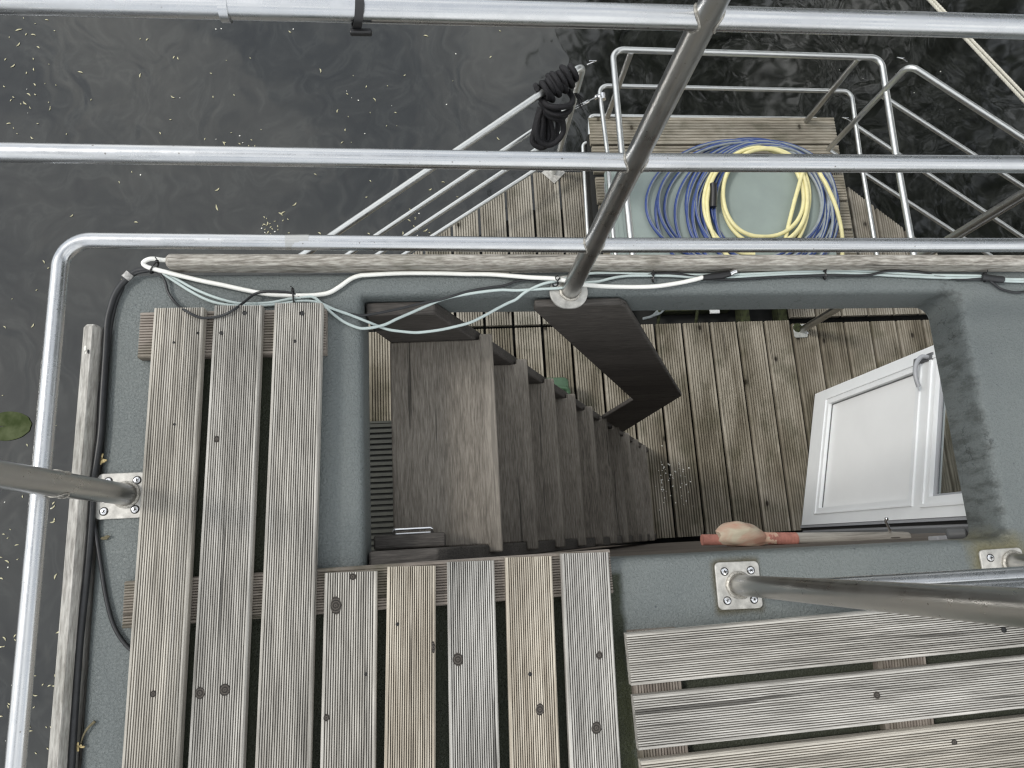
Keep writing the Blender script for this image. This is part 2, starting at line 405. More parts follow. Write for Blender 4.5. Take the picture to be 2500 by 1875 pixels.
# dark hairline cracks and soot streaks on the rim of the opening
cr_ = n.new('ShaderNodeTexVoronoi'); cr_.feature = 'DISTANCE_TO_EDGE'; cr_.inputs['Scale'].default_value = 9
cn = n.new('ShaderNodeTexNoise'); cn.inputs['Scale'].default_value = 18; cn.inputs['Detail'].default_value = 4; l.new(t, cn.inputs['Vector'])
cs = n.new('ShaderNodeVectorMath'); cs.operation = 'SCALE'; cs.inputs['Scale'].default_value = .12; l.new(cn.outputs['Color'], cs.inputs[0])
ca = n.new('ShaderNodeVectorMath'); ca.operation = 'ADD'; l.new(t, ca.inputs[0]); l.new(cs.outputs[0], ca.inputs[1]); l.new(ca.outputs[0], cr_.inputs['Vector'])
crk = ramp(n, l, cr_.outputs['Distance'], [(.0,1),(.012,0)])
rim = boxmask(.50,1.112,-.045,.478,.006,.006)
top_ = mix(n, l, 1.0, crk, mix(n, l, 1.0, rim, ramp(n, l, noise(n, l, t, 6, 3), [(.52,0),(.6,.8)]), 'MULTIPLY'), 'MULTIPLY')
col = mix(n, l, top_, col, (.03,.034,.035))
stn = mix(n, l, 1.0, boxmask(1.06,1.108,-.06,.50,.005,.004), ramp(n, l, noise(n, l, mapped(n, l, t, (1,1.6,.5)), 26, 6, .72), [(.49,0),(.62,.55)]), 'MULTIPLY')
col = mix(n, l, stn, col, (.035,.038,.034))
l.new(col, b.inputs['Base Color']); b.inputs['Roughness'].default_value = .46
b.inputs['Specular IOR Level'].default_value = .4
bump(n, l, b, fine, .9, .0035)

# glass
m, n, l, b = new('door_glass'); GLASS = m
b.inputs['Base Color'].default_value = (.85,.9,.9,1); b.inputs['Roughness'].default_value = .03; b.inputs['Transmission Weight'].default_value = 1; b.inputs['IOR'].default_value = 1.44

# water
m, n, l, b = new('canal_water'); WATER = m
t = n.new('ShaderNodeTexCoord').outputs['Object']
w1 = n.new('ShaderNodeTexNoise'); w1.inputs['Scale'].default_value = .9; w1.inputs['Detail'].default_value = 3; l.new(t, w1.inputs['Vector'])
ws = n.new('ShaderNodeVectorMath'); ws.operation = 'SCALE'; ws.inputs['Scale'].default_value = 1.5; l.new(w1.outputs['Color'], ws.inputs[0])
wa = n.new('ShaderNodeVectorMath'); wa.operation = 'ADD'; l.new(t, wa.inputs[0]); l.new(ws.outputs[0], wa.inputs[1])
film = noise(n, l, mapped(n, l, wa.outputs[0], (1,.5,1)), 3.4, 6, .55, 2.6)
col = ramp(n, l, film, [(.30,(.004,.0045,.004)),(.47,(.009,.010,.0085)),(.55,(.013,.014,.0125)),(.60,(.020,.0215,.019)),(.66,(.010,.011,.010))])
l.new(col, b.inputs['Base Color']); b.inputs['Roughness'].default_value = .05; b.inputs['IOR'].default_value = 1.44
b.inputs['Specular IOR Level'].default_value = .95
h1 = noise(n, l, mapped(n, l, wa.outputs[0], (1,.6,1)), 1.3, 2.0, .4, 1.5)
bump(n, l, b, h1, .20, .045)

# ---------------------------------------------------------------- the setting: water
def grid(x0,x1,y0,y1,z):
    return [V((x0,y0,z)),V((x1,y0,z)),V((x1,y1,z)),V((x0,y1,z))], [(0,1,2,3)]
tag(obj('water', grid(-150,150,-150,150,ZW), WATER, origin=(0,0,ZW)), kind='structure')

# ---------------------------------------------------------------- houseboat
boat = thing('houseboat', (0,0,ZW), 'grey painted houseboat roof with open stair hatch, ribbed lower deck and white door', 'houseboat')
HX0, HX1, HY0, HY1 = -.155, 1.100, -.042, .478
RT = .105
def roof_mesh():
    inner = []
    for (x, y, r, a0) in ((HX1,HY1,.03,0),(HX0,HY1,.004,90),(HX0,HY0,.004,180),(HX1,HY0,.02,270)):
        sx, sy = (1 if x == HX1 else -1), (1 if y == HY1 else -1)
        for k in range(7):
            a = math.radians(a0+90*k/6); inner.append((x-sx*r+r*math.cos(a), y-sy*r+r*math.sin(a)))
    outer = []
    OX0, OX1, OY0, OY1 = -.632, 4.5, -3.2, .548
    for (x, y, r, a0) in ((OX1,OY1,.05,0),(OX0,OY1,.05,90),(OX0,OY0,.05,180),(OX1,OY0,.05,270)):
        sx, sy = (1 if x == OX1 else -1), (1 if y == OY1 else -1)
        for k in range(7):
            a = math.radians(a0+90*k/6); outer.append((x-sx*r+r*math.cos(a), y-sy*r+r*math.sin(a)))
    def off(P, d):
        n_ = len(P); out = []
        for i in range(n_):
            a, c = V(P[i-1]), V(P[(i+1)%n_]); tt = (c-a).normalized(); out.append((P[i][0]+tt.y*d, P[i][1]-tt.x*d))
        return out
    # inner rim profile: outward offset, z  (rounded edge, sharper at the left end)
    prof_i = [(0,-RT),(0,-.020),(.0015,-.012),(.005,-.005),(.011,-.0015),(.020,0)]
    prof_o = [(0,-RT-.05),(0,-.022),(-.0015,-.012),(-.006,-.005),(-.013,-.0015),(-.022,0)]
    Vs, F = [], []; n_ = len(inner)
    def skew(x, y, inner_):
        u = (x-HX0)/(HX1-HX0)
        if inner_:
            v_ = (y-HY0)/(HY1-HY0); return y+(1-v_)*(.005-.011*u)+v_*(.010-.021*u)
        return y-.0135*(x+.63) if y > 0 else y
    def ring(P, prof):
        base = len(Vs)
        for d, z in prof:
            Vs.extend(V((x,skew(x,y,P is inner),z)) for x, y in off(P, d))
        return base
    bi = ring(inner, prof_i); bo = ring(outer, prof_o)
    for base, flip in ((bi,True),(bo,False)):
        for j in range(len(prof_i)-1):
            for i in range(n_):
                q = (base+j*n_+i, base+j*n_+(i+1)%n_, base+(j+1)*n_+(i+1)%n_, base+(j+1)*n_+i)
                F.append(tuple(reversed(q)) if flip else q)
    ti, to = bi+(len(prof_i)-1)*n_, bo+(len(prof_o)-1)*n_
    for i in range(n_):
        j = (i+1)%n_
        F.append((ti+i, to+i, to+j, ti+j)); F.append((bi+j, bo+j, bo+i, bi+i))
    return Vs, F
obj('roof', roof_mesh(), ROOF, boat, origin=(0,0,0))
# timber rub rails bolted to the roof edge
a, b_ = U(402,617,.04), U(2500,620,.04); c_ = U(402,645,.04)
def timber_x():
    y1, y0, x0 = a.y, c_.y, a.x
    ri = (U(2500,645,.04).y-c_.y)/(U(2500,645,.04).x-c_.x)
    P = [(y0-.0015,0.0006),(y0,.034),(y0+.006,.04),(y1-.006,.04),(y1,.034),(y1,.0006)]
    v, f = [], []; n_ = len(P); xs = [x0, x0+.006]+[x0+.25*k for k in range(1,19)]
    for i, x in enumerate(xs):
        s = .86 if i == 0 else 1
        for (y, z) in P: v.append(V((x, (y-(y0+y1)/2)*s+(y0+y1)/2+ri*(x-x0), (z-.0)*(s if z > 0 else 1)+.0006*math.sin(i*2.1))))
    for i in range(len(xs)-1):
        for k in range(n_): f.append((i*n_+k, i*n_+(k+1)%n_, (i+1)*n_+(k+1)%n_, (i+1)*n_+k))
    f.append(tuple(reversed(range(n_)))); f.append(tuple(range((len(xs)-1)*n_, len(xs)*n_)))
    return v, [tuple(reversed(q)) for q in f]
obj('rub_rail', timber_x(), WOODT, boat)
def timber_y():
    p, q = U(201,790,.032), U(233,790,.032); p2, q2 = U(111,1875,.032), U(148,1875,.032)
    v, f = [], []; ys = [p.y, p.y-.006]+[p.y-.1*k for k in range(1,22)]
    for i, y in enumerate(ys):
        tt = (p.y-y)/(p.y-p2.y); xo = p.x+(p2.x-p.x)*tt; xi = q.x+(q2.x-q.x)*tt; s = .85 if i == 0 else 1; mid = (xo+xi)/2
        for (x, z) in ((xo,-.05),(xi+.002,-.05),(xi+.002,.0),(xi,.026),(xi-.005,.032),(xo+.005,.032),(xo,.026)):
            v.append(V(((x-mid)*s+mid, y, z*(s if z > 0 else 1))))
    n_ = 7
    for i in range(len(ys)-1):
        for k in range(n_): f.append((i*n_+k, i*n_+(k+1)%n_, (i+1)*n_+(k+1)%n_, (i+1)*n_+k))
    f.append(tuple(reversed(range(n_)))); f.append(tuple(range((len(ys)-1)*n_, len(ys)*n_)))
    return v, f
obj('rub_rail', timber_y(), WOODTY, boat)
# hull and cabin body under the roof
jY = 1.235                                   # joint between the two runs of deck boards
hull_poly = [(-.55,-3.1),(4.4,-3.1),(4.4,.55),(3.02,1.70),(2.62,2.06),(.56,2.06),(-.02,1.74),(-.55,1.36)]
obj('hull', prism(hull_poly, ZW-.25, ZD-.16), HULL, boat, smooth=False)
# cabin wall below the hatch edge, horizontal boards
wv, wf = [], []
def wall_mesh():
    parts = []; z = -RT-.002; k = 0
    while z > ZD:
        z0 = max(z-.14, ZD)
        # each cladding board leans a little
        xA, xB = -.60, 4.3
        yA, yB = -.045, -.075
        v = [V((xA,yA-.05,z0)),V((xB,yB-.05,z0)),V((xB,yB,z0+.004)),V((xA,yA,z0+.004)),V((xA,yA-.05,z)),V((xB,yB-.05,z)),V((xB,yB-.004,z-.003)),V((xA,yA-.004,z-.003))]
        parts.append((v, [(3,2,1,0),(4,5,6,7),(0,1,5,4),(1,2,6,5),(2,3,7,6),(3,0,4,7)]))
        z -= .145; k += 1
    return join(*parts)
obj('wall', wall_mesh(), WOODW, boat, smooth=False)
obj('cabin_body', box(-.55,4.3,-3.05,-.13,ZD-.15,-RT-.003), HULL, boat, smooth=False)
# ribbed deck boards running fore and aft, one part
def deckboards(xs, y0f, y1f, w=.154, t=.032, nr=10, gd=.012, duty=.52, slope=None):
    parts = []
    for x in xs:
        y0, y1 = y0f(x), y1f(x)
        if y1-y0 < .02: continue
        v, f = board_vf(y1-y0, w+random.uniform(-.001,.001), t, nr, gd, duty)
        sl_ = slope(x) if slope else 0
        if sl_: v = [V((p.x, p.y+(p.x*sl_ if p.y > 0 else 0), p.z)) for p in v]
        rz = random.uniform(-.0015,.0015); dz = random.uniform(-.0015,.0015)
        parts.append(([V((p.x+x+rz*p.y, p.y+(y0+y1)/2, p.z+ZD+dz)) for p in v], f))
    return join(*parts)
pitch = .1706; x_gap0 = .2485
centres = [x_gap0+pitch*(k+.5) for k in range(-5, 23)]
slot = lambda x: 1.16 < x < 2.11
def diagl(x): return min(2.235, 1.822+(x+.005)*.722)
def front(x): 
    y = min(diagl(x), 2.30)
    if x > 2.62: y = min(y, 2.119-(x-2.644)*.905)
    return y
obj('deck', deckboards(centres, lambda x: -.03, lambda x: (jY-.008 if x < 2.2 else jY-.03)), WOODD, boat, smooth=False, origin=(0,0,ZD))
obj('foredeck', deckboards(centres, lambda x: (jY+.012 if not slot(x) else jY+.42), front, slope=lambda x: .722 if x < .55 else (-.905 if x > 2.62 else 0)), WOODF, boat, smooth=False, origin=(0,0,ZD))
# slanted board ends on the diagonals are covered by an edge trim
# beams and pipework inside the open slot of the deck
for x in (1.86, 2.10):
    obj('deck_beam', box(x-.028,x+.028,jY-.02,jY+.45,ZD-.12,ZD-.033), MOSSB, boat, smooth=False, bevel=.004)
obj('deck_beam', box(1.32,1.78,jY+.085,jY+.125,ZD-.12,ZD-.045), MOSSB, boat, smooth=False, bevel=.004)
for x in (1.32, 1.56):
    obj('bolt', tube([V((x,jY+.10,ZD-.02)),V((x,jY-.0,ZD-.10))], .010, 10), MOSSB, boat)
obj('vent_cover', box(1.64,1.70,jY+.06,jY+.12,ZD-.05,ZD-.03), PVC, boat, smooth=False, bevel=.004)
for k in range(3):
    obj('drain_hose', tube(resample([U(1570+9*k,778-3*k,ZD-.02),U(1595+9*k,770-3*k,ZD-.03),U(1615+9*k,745-3*k,ZD-.05),U(1625+9*k,715,ZD-.08)],6), .0085 if k == 0 else .006, 8), HGREY, boat)

# ---------------------------------------------------------------- the white door, part of the boat
DO = U(1957,1282,ZD+.03); DW = U(1990,962,ZD+.03); wdir = (DW-DO); wdir.z = 0; DWID = wdir.length; wdir.normalize()
dn = V((wdir.y,-wdir.x,0))
if dn.x > 0: dn = -dn                        # faces the stair
def dplane(px, py, off=0):
    d = ROT @ ray(px, py); o_ = V((0,0,H)); p0 = DO + dn*off
    s = (p0-o_).dot(dn)/d.dot(dn); p = o_+d*s
    return ((p-DO).dot(wdir), p.z-DO.z)
def dbox(u0,u1,v0,v1,d0,d1):
    pts = [DO+wdir*u+V((0,0,v))+dn*d for d in (d0,d1) for (u,v) in ((u0,v0),(u1,v0),(u1,v1),(u0,v1))]
    return pts, [(0,1,2,3),(7,6,5,4),(0,4,5,1),(1,5,6,2),(2,6,7,3),(3,7,4,0)]
def ringbox(U0,U1,V0,V1,u0,u1,v0,v1,d0,d1):
    """rectangular frame as one mesh, mitre-free"""
    return join(dbox(U0,U1,V0,v0,d0,d1), dbox(U0,U1,v1,V1,d0,d1), dbox(U0,u0,v0,v1,d0,d1), dbox(u1,U1,v0,v1,d0,d1))
p_bl = dplane(2022,998); p_tl = dplane(2238,905); p_br = dplane(1998,1240); g0 = dplane(2290,905); g1 = dplane(2262,1213)
pu0, pu1 = min(p_br[0], .12), p_tl[0]
pv0, pv1 = (p_bl[1]+p_br[1])/2, p_tl[1]
gv0 = (g0[1]+g1[1])/2; gu0, gu1 = g1[0], DWID-.095
DH = 2.02
door = thing('door', DO, None, None)
door.parent = boat; door.location = DO - wloc(boat)
gu0 = max(.09, gu0)
T0, T1 = -.055, 0.0
fr = join(dbox(0,DWID,0,pv0,T0,T1), dbox(0,pu0,pv0,pv1,T0,T1), dbox(pu1,DWID,pv0,pv1,T0,T1), dbox(0,DWID,pv1,gv0,T0,T1),
          dbox(0,gu0,gv0,DH-.1,T0,T1), dbox(gu1,DWID,gv0,DH-.1,T0,T1), dbox(0,DWID,DH-.1,DH,T0,T1))
obj('door_frame', fr, PVC, door, smooth=False)
# raised bead around panel and window
obj('bead', ringbox(pu0-.035,pu1+.035,pv0-.035,pv1+.035,pu0-.028,pu1+.028,pv0-.028,pv1+.028,0,.006), PVC, door, smooth=False)
obj('bead', ringbox(gu0-.045,gu1+.045,gv0-.045,DH-.07,gu0-.030,gu1+.030,gv0-.030,DH-.085,0,.006), PVC, door, smooth=False)
obj('lower_panel', dbox(pu0+.001,pu1-.001,pv0+.001,pv1-.001,-.036,-.024), PANEL, door, smooth=False)
obj('panel_gasket', ringbox(pu0,pu1,pv0,pv1,pu0+.004,pu1-.004,pv0+.004,pv1-.004,-.0238,-.019), DGREY, door, smooth=False)
obj('glazing_bar', ringbox(gu0,gu1,gv0,DH-.1,gu0+.014,gu1-.014,gv0+.020,DH-.12,-.034,-.020), MGREY, door, smooth=False)
obj('pane', dbox(gu0+.014,gu1-.014,gv0+.020,DH-.12,-.030,-.026), GLASS, door, smooth=False)
obj('weather_bar', dbox(0.0,DWID,-.02,-.001,-.05,-.008), DGREY, door, smooth=False)
# hinge side: grey aluminium profile with black gasket
hs = []
for (u0,u1,d0,d1,mi) in ((-.014,-.001,-.052,-.004,0),(-.026,-.014,-.060,-.012,1),(-.036,-.026,-.052,-.020,0),(-.05,-.036,-.064,-.026,1)):
    q = dbox(u0,u1,-.02,DH,d0,d1); hs.append((q[0],q[1],[mi]*6))
obj('hinge_profile', join(*hs), [MGREY, SCREWB], door, smooth=False)
# lever handle on a long plate
hu, hv = dplane(2266,866)
obj('lock_plate', dbox(DWID-.070,DWID-.034,hv-.095,hv+.04,.0005,.008), DGREY, door, smooth=False, bevel=.004)
hp = DO+wdir*(DWID-.052)+V((0,0,hv+.01))
hd = obj('door_handle', tube(resample([hp+dn*.004, hp+dn*.034-wdir*.004, hp+dn*.054-wdir*.030, hp+dn*.062-wdir*.070, hp+dn*.056-wdir*.110, hp+dn*.040-wdir*.148],6), .0098, 12), MGREY, door)
cyl = DO+wdir*(DWID-.052)+V((0,0,hv-.055))
obj('lock_cylinder', lathe(cyl+dn*.004, dn, [(.006,0),(.009,0),(.009,.010),(.006,.011)],14), CHROME, door)
# jamb of the doorway on the cabin wall
jb = thing('door_jamb', (0,0,0), None, None); jb.parent = boat; jb.location = V((0,0,0))-wloc(boat)
jx = DO.x
obj('jamb_post', box(jx-.07,jx-.005,-.072,-.040,ZD,-.55), DGREY, jb, smooth=False, bevel=.003)
obj('jamb_post', box(jx+.86,jx+.93,-.09,-.055,ZD,-.55), PVC, jb, smooth=False, bevel=.003)

# ---------------------------------------------------------------- staircase
YF, YN = .457, -.004
st = thing('staircase', (0,.22,ZD), 'steep dark hardwood stair with ten treads leading down through the hatch', 'staircase')
zt = lambda k: -.2214-.24279*k
xn = lambda k: .114+.1070*k
TT = .036
for k in range(10):
    x1 = xn(k); x0 = -.120 if k == 0 else x1-.165; z = zt(k); e = .030
    poly = [(x0,YN),(x1-e,YN),(x1-e,YN-.017-.002*k),(x1,YN-.017-.002*k),(x1+.000,YF+.014),(x1-e,YF+.014),(x1-e,YF),(x0,YF)]
    o = obj('tread', prism(poly, z-TT, z), WOODH, st, bevel=.004, seg=2)
def stringer_poly(ztop):
    sl = .1070/.24279
    f = lambda z: xn(0)-.030+(zt(0)-z)*sl       # front edge, set back from the nosings
    wd = .200
    ptsl = [(-.152, ztop), (f(ztop)+.03, ztop), (f(zt(0))+.02, zt(0)-.015), (f(ZD)+.02, ZD), (f(ZD)-wd+.03, ZD), (-.150, -.19), (-.152,-.11)]
    return ptsl
sp = stringer_poly(-.025)
xt = UY(1062,770,YF).x
sl = .44071
front_x = lambda z: xn(0)-.028+(zt(0)-z)*sl
poly = [(-.151,-.028),(xt,-.028),(front_x(ZD),ZD),(front_x(ZD)-.19,ZD),(-.118,-.235),(-.151,-.12)]
# keep the front edge straight from the top corner to the foot
obj('stringer', prismY(poly, YF, YF+.028), WOODHX, st, bevel=.004)
poly2 = [(-.151,-.022),(-.151,-.12),(-.118,-.235),(front_x(ZD)-.19,ZD),(front_x(ZD),ZD),(xt+.02,-.05),(xt-.01,-.022)]
obj('stringer', prismY(poly2, YN-.032, YN), WOODHX, st, bevel=.004)
# block beside the landing with a chrome pull
bx0, bx1 = -.152, U(1088,1328,-.12).x
obj('landing_block', box(bx0,bx1,YN+.0015,YN+.030,-.2195,-.120), WOODHX, st, bevel=.004)
ha, hb = U(962,1308,-.135), U(1055,1305,-.135)
yy = YN+.030
obj('grab_handle', tube(fillet([V((ha.x,yy,-.14)),V((ha.x,yy+.010,-.135)),V((hb.x,yy+.010,-.135)),V((hb.x,yy,-.14)),V((hb.x,yy+.0012,-.150)),V((ha.x,yy+.0012,-.150)),V((ha.x,yy,-.14))],.004), .0032, 10), CHROME, st)
# outer hand board: upper board parallel to the stair, lower board mitred back to its foot
YA = .462
q = lambda x, y: (lambda p: (p.x, p.z))(UY(x, y, YA))
hb_ = thing('hand_board', V((.5,YA,-.9)), None, None); hb_.parent = st; hb_.location = V((.5,YA,-.9))-wloc(st)
tl, tr = (UY(1310,735,YA).x, -.012), (UY(1535,735,YA).x, -.012)
lr, ll = q(1665,967), q(1545,977)
obj('upper_board', prismY([tl, (tr[0]-.012,tr[1]), (tr[0]+.006,tr[1]-.02), lr, ll, (tl[0]+.002,tl[1]-.03)], YA, YA+.016), WOODHX, hb_, bevel=.005, seg=3)
f1, f2 = q(1520,1056), q(1470,1022)
obj('lower_board', prismY([(ll[0],ll[1]-.0005), (lr[0],lr[1]-.0005), f1, f2], YA+.0005, YA+.0155), WOODHX, hb_, bevel=.003)

# ---------------------------------------------------------------- dark slatted grate beside the stair foot
gp0, gp1 = U(896,1036,ZD+.03), U(960,1320,ZD+.03)
gr = thing('slatted_grate', (gp0.x+.2,.35,ZD), 'wet black slatted grate on the lower deck beside the stair landing', 'grate')
parts = []
y = gp0.y
while y > -.02:
    parts.append(box(-.62,.16,y-.0175,y,ZD+.006,ZD+.030)); y -= .0305
GRATE = plain('wet_grate', (.022,.023,.015), .5, 0, .3, 20)
obj('slats', join(*parts), GRATE, gr, smooth=False)
obj('frame', join(box(-.62,.16,gp0.y+.004,gp0.y+.016,ZD+.003,ZD+.030),box(-.645,-.6215,-.02,gp0.y+.016,ZD+.003,ZD+.030),box(.1615,.18,-.02,gp0.y+.016,ZD+.003,ZD+.030)), GRATE, gr, smooth=False)
obj('tray', box(-.60,.155,-.015,gp0.y,ZD+.0015,ZD+.005), HULL, gr, smooth=False)

# ---------------------------------------------------------------- roof railing (one welded thing)
RP, RR, RM, RTOP = .0190, .0128, .0122, .0115
PR_ = lambda z: .0182-.0052*z/.9
rail = thing('roof_railing', (0,.5,0), 'brushed steel three bar guard railing around the edge of the grey roof', 'railing')
P1 = U(1391,712,0); P2 = U(312,1208,0)
z1 = [zat(P1,p) for p in ((1450,600),(1555,400),(1722,45))]
PT = U(1722,45,z1[2]); PM = lambda z: P1+(PT-P1)*(z/z1[2])
def post(parent, P, top, r=RP, z0=.004, mat=None, n=28): return obj('post', tube([V((P.x,P.y,z0)),V((P.x,P.y,top))], r, n), mat or STEELD, parent)
def weld(parent, c, axis, r, rt=.0032):
    ax = V(axis).normalized(); u = ax.orthogonal().normalized(); w_ = ax.cross(u)
    pts = [V(c)+(u*math.cos(2*math.pi*k/40)+w_*math.sin(2*math.pi*k/40))*(r+random.uniform(-.0005,.0005)) for k in range(40)]
    return obj('weld', tube(pts, rt, 6, closed=True), WELD, parent)
YR = PM(z1[0]).y if False else None
YL, YM, YH = PM(z1[0]).y, PM(z1[1]).y, PM(z1[2]).y
obj('post', tube([PM(.004+.1076*i) for i in range(11)], lambda t_: PR_(1.08*t_), 28), STEELD, rail)
post(rail, P2, 1.10)
# low rail: bent round the corner
zl = z1[0]; corner = U(152,586,zl); endl = U(42,1900,zl)
far = U(2600,598,zl)
obj('low_rail', tube(fillet([V((far.x,far.y,zl)), V((P1.x,YL,zl)), V((corner.x,corner.y,zl)), V((corner.x-.002,-.9,zl))], .045, 12), RR, 28), STEEL, rail)
zm = z1[1]; mA, mB = U(0,372,zm), U(2500,401,zm)
obj('mid_rail', tube(fillet([V((-.603,-.95,zm)),V((-.600,mA.y+.001,zm)),mA,V((PM(zm).x,YM,zm)),V((PM(zm).x,YM,zm))+(mB-V((PM(zm).x,YM,zm)))*2.6], .04, 10), RM, 28), STEEL, rail)
zh = z1[2]; tA, tB = U(0,2,zh), U(2500,66,zh)
obj('top_rail', tube(fillet([V((-.603,-.95,zh)),V((-.600,tA.y+.004,zh)),tA,PT,PT+(tB-PT)*4], .04, 10), RTOP, 32), STEEL, rail)
def saddle(parent, P, z, r, s, ax, RP=None):
    RP = RP or .019
    pts = []
    for k in range(40):
        a_ = 2*math.pi*k/40; y_ = (r+.0006)*math.cos(a_)*.999; x_ = s*math.sqrt(max(1e-8,(RP+.0006)**2-y_*y_)); z_ = z+(r+.0006)*math.sin(a_)
        j_ = random.uniform(-.0003,.0003)
        pts.append(V((P.x+x_, P.y+y_+j_, z_)) if ax == 0 else V((P.x+y_+j_, P.y+x_, z_)))
    obj('weld', tube(pts, .0014, 6, closed=True), WELD, parent)
for z, r in ((zl,RR),(zm,RM),(zh,RTOP)):
    for s in (-1,1): saddle(rail, PM(z), z, r, s, 0, PR_(z))
for s in (-1,1): saddle(rail, P2, zl, RR, s, 1)
# weld sleeve marks on the rails
xs_ = U(728,590,zl).x; obj('sleeve', tube([U(728,591,zl)-V((.019,0,0)),U(728,591,zl)+V((.019,0,0))], RR+.0002, 28), STEELD, rail)
xs_ = U(550,30,zh).x; obj('sleeve', tube([U(550,22,zh)-V((.004,0,0)),U(550,22,zh)+V((.004,0,0))], RTOP+.0002, 28), STEEL, rail)
def screw(parent, c, r=.0062, ang=.4, z=.0055):
    o = obj('screw', lathe((c.x,c.y,z),(0,0,1),[(r*1.0,0),(r*1.05,.0006),(r*.9,.0018),(r*.5,.0024),(.0004,.0024)],20), CHROME, parent)
    cr1 = xf(box(-r*.5,r*.5,-r*.13,r*.13,0,.0006), Matrix.Translation((c.x,c.y,z+.0023))@Matrix.Rotation(ang,4,'Z'))
    cr2 = xf(box(-r*.13,r*.13,-r*.5,r*.5,0,.00065), Matrix.Translation((c.x,c.y,z+.0023))@Matrix.Rotation(ang,4,'Z'))
    s_ = obj('cross_slot', join(cr1,cr2), SCREWB, o, smooth=False)
    obj('countersink', lathe((c.x,c.y,z-.0002),(0,0,1),[(r*1.0,0),(r*1.28,.0003),(r*1.28,.0004),(0,.0004)],20), SCREWB, o)
    return o
def plate(parent, px, scr, rot=0, w=None, rad=.009, z=.0055):
    ps = [U(x,y,0) for x,y in px]; c = sum(ps, V())/len(ps)
    e1, e2 = (ps[1]-ps[0]), (ps[3]-ps[0]); ang = math.atan2(e1.y, e1.x)
    o = obj('base_plate', prism(rect_round(c.x,c.y,e1.length,e2.length,rad,5,ang), .0005, z), PLATE, parent, bevel=.0012)
    for i, (x, y) in enumerate(scr): screw(parent, U(x,y,0), .0062, .3+i*.5, z)
    return c
plate(rail, [(233,1270),(352,1264),(360,1152),(242,1158)], [(338,1173),(257,1249),(333,1244),(268,1176)])
weld(rail, (P2.x,P2.y,.0075), (0,0,1), RP+.002, .0038)
obj('base_plate', prism(rect_round(P1.x-.003,P1.y-.002,.078,.070,.0345,8,0), -.001, .006), PLATE, rail, bevel=.0012)
screw(rail, U(1355,693,0), .0058, .2, .006)
weld(rail, (P1.x,P1.y,.008), (0,0,1), .0195, .0034)
# ---- railing on the near side of the hatch
rail2 = thing('hatch_railing', (0.7,-.12,0), 'steel railing post and bars in front of the white door side of the hatch', 'railing')
P3 = U(1801,1428,0); P4 = U(2470,1376,0)
_t3 = zat(P3,(2500,1485)); _T3 = U(2500,1484,_t3)
obj('post', tube([P3+V((0,0,.004)), P3+(_T3-P3)*1.5], .0187, 28), steel('near_post_steel', (.50,.495,.48), .30, .12), rail2); post(rail2, P4, 1.0, .0195)
plate(rail2, [(1752,1489),(1860,1484),(1848,1370),(1744,1373)], [(1766,1395),(1830,1392),(1773,1466),(1838,1463)])
plate(rail2, [(2402,1448),(2506,1440),(2492,1337),(2390,1343)], [(2413,1362),(2475,1356)])
for P in (P3,P4): weld(rail2, (P.x,P.y,.0075), (0,0,1), RP+.003, .0040)
d34 = (P4-P3)
zl3 = zat(P3,(1940,1436)); a3 = U(1940,1434,zl3); b3 = U(2500,1403,zl3); dd = (b3-a3)/(b3-a3).length
obj('low_rail', tube([P3+(_T3-P3)*(zl3/_t3), V((b3.x,b3.y,zl3))+dd*.5], .0150, 28), STEEL, rail2)
zm3 = .50; a3 = U(2165,1454,zm3); b3 = U(2500,1436,zm3); dd = (b3-a3)/(b3-a3).length
obj('mid_rail', tube([P3+(_T3-P3)*(zm3/_t3), V((b3.x,b3.y,zm3))+dd*.4], .0150, 28), STEEL, rail2)

# ---------------------------------------------------------------- duckboards on the roof
ZS, ZB = .022, .044
def mid(a_, b_, z): return (U(*a_,z)+U(*b_,z))/2
def ext(a_, b_, y_to):                      # extend pixel edge to image row y_to
    t_ = (y_to-a_[1])/(b_[1]-a_[1]); return (a_[0]+(b_[0]-a_[0])*t_, y_to)
def extx(a_, b_, x_to):
    t_ = (x_to-a_[0])/(b_[0]-a_[0]); return (x_to, a_[1]+(b_[1]-a_[1])*t_)
db = thing('duckboard', (-.3,-.1,0), 'L-shaped grooved grey duckboard of eight planks lying left of the hatch', 'duckboard')
B = [((375,751),(292,1875),(497,751),(437,1875)), ((520,745),(456,1875),(642,745),(592,1875)), ((668,739),(620,1875),(789,739),(757,1875)),
     ((791,1402),(779,1875),(921,1392),(917,1875)), ((943.5,1386),(936,1875),(1065,1379),(1064,1875)), ((1090,1375),(1096,1875),(1207.5,1366),(1222,1875)),
     ((1233,1362),(1245,1875),(1348,1357),(1370,1875)), ((1368.5,1353),(1392,1875),(1488,1347),(1518.5,1875))]
for i, (a0,a1,b0,b1) in enumerate(B):
    la, lb = ext(a0,a1,2150), ext(b0,b1,2150)
    A0, B0, A1, B1 = U(*a0,ZB), U(*b0,ZB), U(*la,ZB), U(*lb,ZB)
    w_ = ((B0-A0).length+(B1-A1).length)/2-.002
    board('board', (A0+B0)/2, (A1+B1)/2, w_, .021, 21, .0085, WOODTAN if i in (4,6) else WOODR, db, .5)
def slat(parent, tl_, bl_, tr_, br_, nr, z=ZS):
    a_, b_ = mid(tl_,bl_,z), mid(tr_,br_,z); w_ = ((U(*tl_,z)-U(*bl_,z)).length+(U(*tr_,z)-U(*br_,z)).length)/2
    # narrow planks whose grooves run along their length
    board('slat', a_, b_, w_, .0215, nr, .0035, WOODS, parent, .55)
slat(db, (340,762),(338,873), (796,752),(795,862), 16)
slat(db, (303,1411),(298,1544), (1491,1349),(1495,1440), 16)
